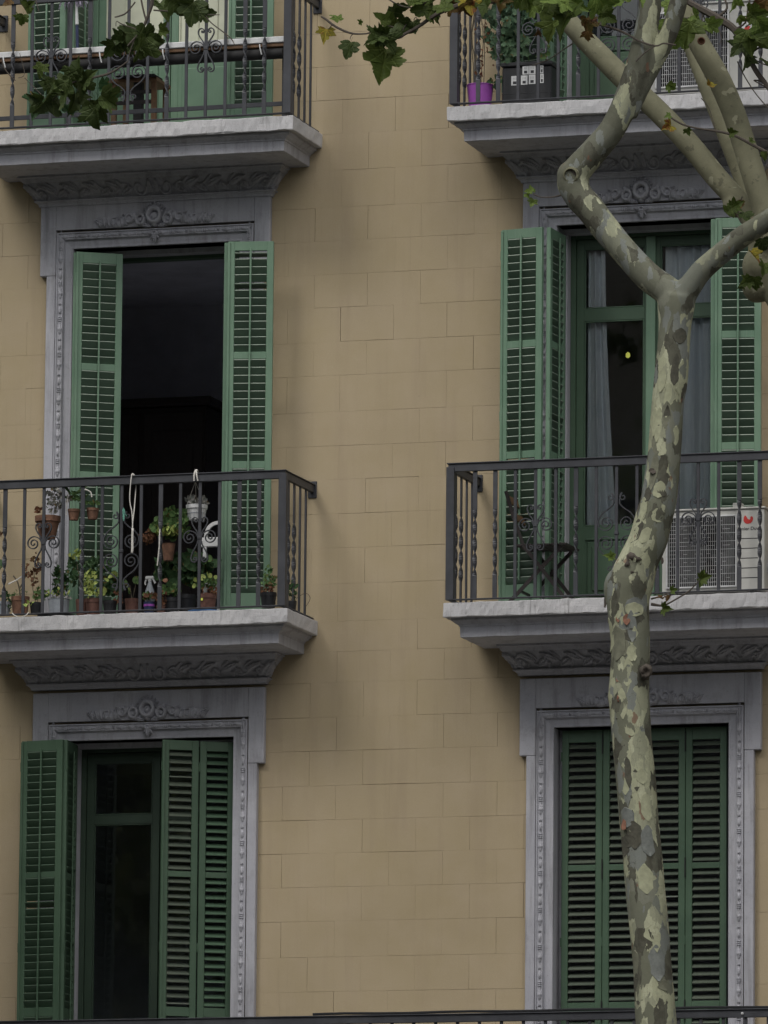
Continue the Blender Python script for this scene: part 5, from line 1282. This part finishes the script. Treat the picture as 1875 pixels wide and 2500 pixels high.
# hollow on the upper khaki limb
m = MB(); p = at(1712, 100, YB - .35); d = (CAM - p).normalized(); M = Matrix.Translation(p + TL2) @ d.to_track_quat('Z', 'Y').to_matrix().to_4x4()
m.lathe([(.028, -.01), (.028, .006), (.020, .010), (.016, -.004), (.002, -.006)], n=14, M=M); m.obj('hollow', RUST, tree2, True)
twig(tree2, [(1660, -10, 12), (1690, 10, 16), (1750, 43, 19), (1793, 72, 18), (1810, 110, 15), (1827, 140, 14), (1850, 180, 13), (1866, 200, 12), (1900, 250, 10)], YB - .5, 'branch')
for q in ([(1793, 72, 6), (1820, 55, 5), (1826, 20, 5), (1832, -10, 5)], [(1750, 43, 8), (1775, 20, 6), (1765, -10, 5)], [(1827, 140, 6), (1850, 118, 5), (1885, 112, 4)], [(1810, 110, 5), (1790, 130, 3), (1830, 90, 4), (1875, 70, 4)],
          [(1700, 15, 7), (1716, 30, 5), (1712, 66, 3), (1740, 82, 2)], [(1866, 200, 6), (1840, 196, 3), (1875, 215, 3)], [(1634, 284, 5), (1665, 303, 5), (1702, 313, 5), (1760, 322, 6), (1798, 333, 7), (1840, 355, 8), (1880, 376, 8)],
          [(1800, 150, 3), (1820, 190, 3), (1850, 235, 3), (1900, 290, 3)], [(1712, 240, 3), (1730, 262, 2), (1742, 300, 2), (1747, 316, 2)], [(1668, 45, 5), (1700, 46, 4), (1725, 60, 3), (1740, 80, 2)], [(1875, 20, 3), (1850, 45, 3), (1820, 66, 4)], [(1840, 60, 3), (1860, 40, 2), (1880, 10, 2)],
          [(1812, 480, 4), (1800, 520, 3), (1810, 545, 3)], [(1830, 130, 3), (1850, 150, 3), (1880, 162, 3)], [(1755, 72, 3), (1762, 95, 2), (1755, 110, 2)]):
    twig(tree2, q, YB - .5)
twig(tree, [(1650, 110, 4), (1620, 106, 4), (1600, 112, 4), (1560, 100, 5), (1540, 88, 5), (1500, 70, 6), (1440, 55, 6), (1420, 60, 4)], TY - .1)
twig(tree, [(1600, 112, 3), (1575, 128, 3), (1552, 150, 4)], TY - .1)
twig(tree, [(1380, 473, 6), (1350, 481, 4), (1320, 481, 3), (1303, 474, 3)], TY)
twig(tree, [(1590, 1475, 8), (1620, 1478, 5), (1650, 1463, 4), (1680, 1445, 4), (1700, 1425, 3), (1728, 1395, 2)], TY)
twig(tree, [(1590, 1462, 5), (1615, 1455, 3), (1640, 1444, 3)], TY)
twig(tree, [(1500, 1400, 5), (1505, 1370, 3), (1490, 1352, 2)], TY)
twig(tree, [(1300, 160, 3), (1340, 145, 3), (1370, 125, 3), (1400, 105, 4)], TY)
rl = random.Random(77)
def leaves(parent, Y, lst):
    for q in lst:
        x, y, s_, ang, mt = q[:5]; yaw = q[5] if len(q) > 5 else rl.uniform(-55, 55); pit = q[6] if len(q) > 6 else rl.uniform(-45, 45)
        put_leaf(parent, x, y, Y + rl.uniform(-.12, .12), s_, ang, mt, rl.choice(('plane', 'plane2')), rl.randrange(7), yaw, pit)
D, Mi, Lt, Go, Ru = LF_DARK, LF_MID, LF_LIGHT, LF_GOLD, LF_RUST
# small leaves on the first tree
leaves(tree, TY, [(1290, 468, 26, -70, Lt), (1299, 496, 26, 200, Lt), (1288, 478, 18, 150, Lt), (1300, 462, 18, 10, Lt), (1485, 1358, 26, -80, Lt, 10, 20), (1497, 1356, 22, 60, Lt), (1628, 1486, 34, 95, Mi, 10, 30), (1645, 1440, 22, 80, Lt), (1632, 1462, 26, 190, Ru, 60), (1722, 1410, 34, 70, Mi, 0, 10), (1712, 1425, 26, 200, Mi), (1718, 1398, 16, 20, Lt), (1610, 1460, 20, 240, Ru, 60)])
# crown leaves in front of the upper right balcony
leaves(tree, TY - .2, [(1340, 20, 80, 200, Mi), (1380, 50, 90, 190, Mi), (1300, 10, 70, 250, Lt), (1433, 62, 52, 175, Ru), (1405, 8, 80, 120, Lt), (1470, 10, 85, 150, Lt), (1485, 40, 50, 120, Mi), (1360, 0, 85, 260, Lt), (1275, 5, 60, 230, Mi), (1560, -6, 60, 180, Lt), (1345, 75, 70, 215, Mi), (1250, -10, 70, 240, Mi), (1510, -8, 70, 200, Lt), 
                       (1222, 8, 50, 180, Ru), (1435, 88, 34, 185, Ru), (1310, 80, 26, 240, Ru)])
leaves(tree2, YB - .6, [(1680, 80, 80, 190, Mi, 0, 0), (1655, 100, 60, 220, Lt), (1640, 20, 60, 200, Lt), (1625, 70, 50, 210, Lt), (1700, 45, 50, 120, Lt), (1745, 55, 46, 70, Lt), (1720, 70, 34, 150, Lt), (1830, 100, 80, 170, Mi, 0, 0), (1860, 110, 90, 150, Mi), (1800, 120, 60, 215, D), (1820, 150, 56, 200, D), (1850, 30, 60, 90, Mi), (1870, 60, 70, 120, Lt), (1845, 62, 50, 200, Lt), (1790, 10, 50, 160, Lt), (1868, 15, 60, 200, Ru), (1815, 45, 34, 130, Lt), (1880, 160, 60, 180, D), (1640, 210, 30, 130, Lt), (1612, 80, 30, 190, Lt),
                        (1630, 283, 20, 250, Lt), (1630, 310, 36, 240, Go, 0, 30), (1680, 322, 24, 160, Mi), (1790, 324, 26, 80, Mi), (1835, 345, 20, 90, Mi), (1868, 382, 30, 190, Mi), (1735, 205, 26, 30, Go), (1776, 515, 40, 270, Mi, 30, 30), (1800, 500, 40, 60, Mi), (1822, 530, 40, 170, D),
                        (1810, 500, 26, 200, Ru), (1845, 690, 44, 190, Mi), (1820, 690, 40, 240, Mi), (1808, 700, 24, 250, Mi), (1862, 600, 50, 170, D), (1843, 625, 44, 150, Go), (1866, 655, 44, 200, Mi), (1868, 560, 40, 100, Mi), (1750, 490, 0.5, 0, Mi)])
# branch with hanging leaves between the bays
br = thing('plane_branch', 'thin plane branch reaching over the wall between the balconies, big leaf hanging', 'branch', at(1250, -60, TY))
for q in ([(1400, -30, 16), (1330, -8, 15), (1180, 4, 14), (1140, 8, 13), (1085, 25, 12), (1050, 45, 10), (1020, 66, 9), (990, 82, 8), (972, 92, 7), (940, 82, 5), (915, 76, 5), (895, 82, 4), (862, 82, 5), (835, 73, 6), (812, 60, 6), (797, 48, 6), (784, 40, 4)],
          [(943, -6, 4), (965, 8, 4), (990, 17, 4), (1022, 18, 4), (1045, 0, 4)], [(965, 90, 3), (962, 68, 3), (940, 62, 3)], [(862, 82, 3), (856, 90, 2), (855, 96, 2)], [(812, 60, 3), (806, 66, 2), (802, 72, 2)], [(895, 60, 2), (905, 68, 2), (920, 72, 2)], [(1000, 52, 3), (990, 62, 3), (975, 90, 2)], [(1010, 50, 3), (1015, 42, 2), (1022, 52, 2)]):
    twig(br, q, TY)
leaves(br, TY, [(936, 155, 92, 190, Mi, 0, 8), (914, 95, 60, 230, D, 20, 20), (950, 105, 66, 150, D), (925, 80, 60, 280, D), (965, 58, 60, 80, Mi, 30), (930, 50, 50, 300, Mi), (990, 64, 56, 120, D), (1010, 68, 44, 170, D), (970, 20, 60, 60, Ru if 0 else D, 60), (1035, 22, 84, 250, Mi, 0, 40), (1020, 4, 60, 70, Mi), (1070, 36, 50, 200, D, 50), (1090, 20, 60, 130, Mi), (1110, 2, 50, 180, Mi), (1105, 12, 60, 100, Ru), (1150, 10, 60, 170, Go), (1165, -2, 70, 210, Mi),
                (794, 86, 48, 190, Go, 0, 10), (852, 121, 52, 195, D, 10, 0), (818, 42, 40, 330, Lt, 40), (880, 52, 18, 300, Lt), (1140, 20, 50, 150, Ru), (1185, 12, 60, 190, Mi), (1060, 2, 50, 250, D)])
# branch hanging in front of the upper left balcony
bl = thing('plane_branch', 'leafy plane branch hanging in front of the upper left balcony railing', 'branch', at(360, -60, TY))
for q in ([(380, -60, 11), (372, 0, 10), (368, 20, 9), (357, 50, 8), (345, 75, 7), (330, 92, 6), (312, 112, 5)], [(357, 50, 5), (350, 25, 5), (345, 0, 5), (340, -30, 5)],
          [(312, 150, 4), (290, 166, 5), (265, 180, 6), (235, 188, 6), (200, 196, 5), (160, 208, 4), (140, 232, 3), (128, 246, 3)], [(330, 92, 3), (318, 125, 3), (312, 150, 3)], [(60, 190, 2), (90, 220, 2), (110, 240, 2)],
          [(5, 145, 3), (10, 165, 3), (25, 185, 3), (38, 197, 2)], [(330, 5, 4), (310, 30, 4), (295, 38, 4), (280, 42, 3)], [(375, 25, 4), (420, 28, 4), (460, 32, 3), (500, 36, 3), (536, 36, 2)], [(495, 30, 3), (515, 55, 3), (545, 78, 3), (565, 95, 3), (574, 112, 2)], [(345, 75, 3), (300, 60, 3), (285, 52, 2), (283, 64, 2)],
          [(545, 78, 2), (556, 92, 2), (556, 110, 1.5)], [(478, 10, 2), (492, 18, 2), (494, 10, 2)], [(85, -10, 3), (90, 10, 3), (95, 28, 2)], [(45, 190, 2), (60, 180, 2), (48, 130, 1.5)]):
    twig(bl, q, TY)
leaves(bl, TY, [(400, 20, 80, 170, D), (440, 12, 76, 150, D), (470, 30, 76, 185, D, 0, 0), (505, 30, 50, 90, D), (330, 95, 84, 200, D), (365, 95, 80, 100, D), (345, 118, 80, 190, D), (300, 110, 60, 230, D), (270, 120, 60, 215, D), (370, 110, 60, 140, D), (285, 95, 46, 260, D), (400, 75, 40, 90, Mi),
                (100, 172, 46, 200, Mi), (188, 170, 66, 10, D), (170, 195, 66, 200, D), (110, 195, 60, 330, D), (160, 232, 84, 190, D), (200, 215, 80, 150, D), (215, 190, 60, 60, D), (110, 250, 84, 240, D), (95, 262, 80, 200, P_DEEP, 20, 20), (85, 240, 60, 280, D), (245, 270, 80, 175, D), (265, 245, 70, 110, D), (235, 285, 70, 185, D), (210, 285, 50, 220, D), (260, 215, 50, 80, P_DEEP), (285, 230, 34, 110, P_DEEP), (170, 270, 44, 160, P_DEEP), (125, 215, 60, 190, D),
                (60, 20, 44, 300, Mi), (45, 40, 36, 250, Lt), (55, 48, 34, 190, Mi), (72, 12, 36, 60, Mi), (20, 8, 30, 240, Ru), (180, 250, 70, 200, D), (150, 205, 60, 260, D)])
# crown masses above and behind the camera's field: rest of the tree in view, street trees across the road
def crown_mesh(n, r, seed, size=.16):
    rr = random.Random(seed); m = MB(); clumps = [Vector((rr.uniform(-1, 1), rr.uniform(-1, 1), rr.uniform(-.8, 1))) for _ in range(34)]
    for k in range(n):
        c = rr.choice(clumps); v = Vector((rr.gauss(0, .2), rr.gauss(0, .2), rr.gauss(0, .17))); p = Vector(((c.x + v.x) * r[0], (c.y + v.y) * r[1], (c.z + v.z) * r[2]))
        vs, fs = [(-.5, 0, 0), (-.35, .1, .5), (0, 0, 1), (.35, .1, .5), (.5, 0, 0), (0, -.1, -.15)], [(0, 1, 2, 3), (0, 3, 4, 5)]
        M = Matrix.Translation(p) @ Matrix.Rotation(rr.uniform(0, 6.3), 4, 'Z') @ Matrix.Rotation(rr.uniform(-1.4, 1.4), 4, 'X') @ Matrix.Scale(size * rr.uniform(.7, 1.3), 4)
        m.add([M @ Vector(q) for q in vs], fs)
    return m.mesh('crown', CROWNG)
CR1 = crown_mesh(9000, (4.2, 3.6, 3.6), 4, .28)
tm = MB(); limb(tm, [(Vector((0, 0, 0)), .28), (Vector((.1, 0, 3)), .22), (Vector((0, .1, 6)), .18), (Vector((.2, 0, 9)), .10)], 10, 3)
TM1 = tm.mesh('trunk', KHAKI, True)
for i, (x, y) in enumerate(((-15, -24), (-8.5, -27), (-2.5, -30), (-22, -25), (4, -44), (-11, -40), (-19, -42))):
    lb = ('street plane tree across the road, leftmost of the near row', 'street plane tree across the road, second of the near row', 'street plane tree across the road, nearest the right end of its row', 'street plane tree across the road, far beyond the left edge', 'street plane tree on the far pavement, rightmost', 'street plane tree on the far pavement, middle', 'street plane tree on the far pavement, leftmost')[i]
    q = thing('plane_tree', lb, 'tree', (x, y, GZ), 'street trees across the road')
    link('trunk', TM1, q); c_ = link('crown', CR1, q, (0, 0, 10.5), (0, 0, i * 1.3), (1, 1, 1.15)); c_['kind'] = 'stuff'
for i, (x, y) in enumerate(((-7.6, -6.5), (14.2, -6.2), (-16, -6.4))):  # unseen pavement trees added to block low side light from the sky
    lb = ('unseen plane tree added on the near pavement to block low sky light, left of the left bay', 'unseen plane tree added on the near pavement to block low sky light, right of the right bay', 'unseen plane tree added on the near pavement, far left along the facade')[i]
    q = thing('plane_tree', lb, 'tree', (x, y, GZ + .12)); link('trunk', TM1, q)  # added, unseen trees that block low sky light
    c_ = link('crown', CR1, q, (0, 0, 9.0), (0, 0, i * 2.1), (.95, .95, 1.3)); c_['kind'] = 'stuff'
# added opposite building
ob = thing('added_opposite_building', 'added plain pale block on the far side of the street, raised to darken reflections and low sky', 'building', (0, -62, GZ))
m = MB(); m.box(-60, 60, -14, -.02, 0, 27); m.obj('wall', m_plain('added_building_render', (.30, .27, .22), .9, .15, 1), ob)  # height raised to darken the glass reflections and the low sky
wm = MB().cbox(-.6, .6, -.03, .06, 0, 2.6, .02).mesh('window', BLACKP)
for i in range(-6, 7):
    for j in range(6): link('window', wm, ob, (i * 3.9, 0, 1.2 + j * 4.2))
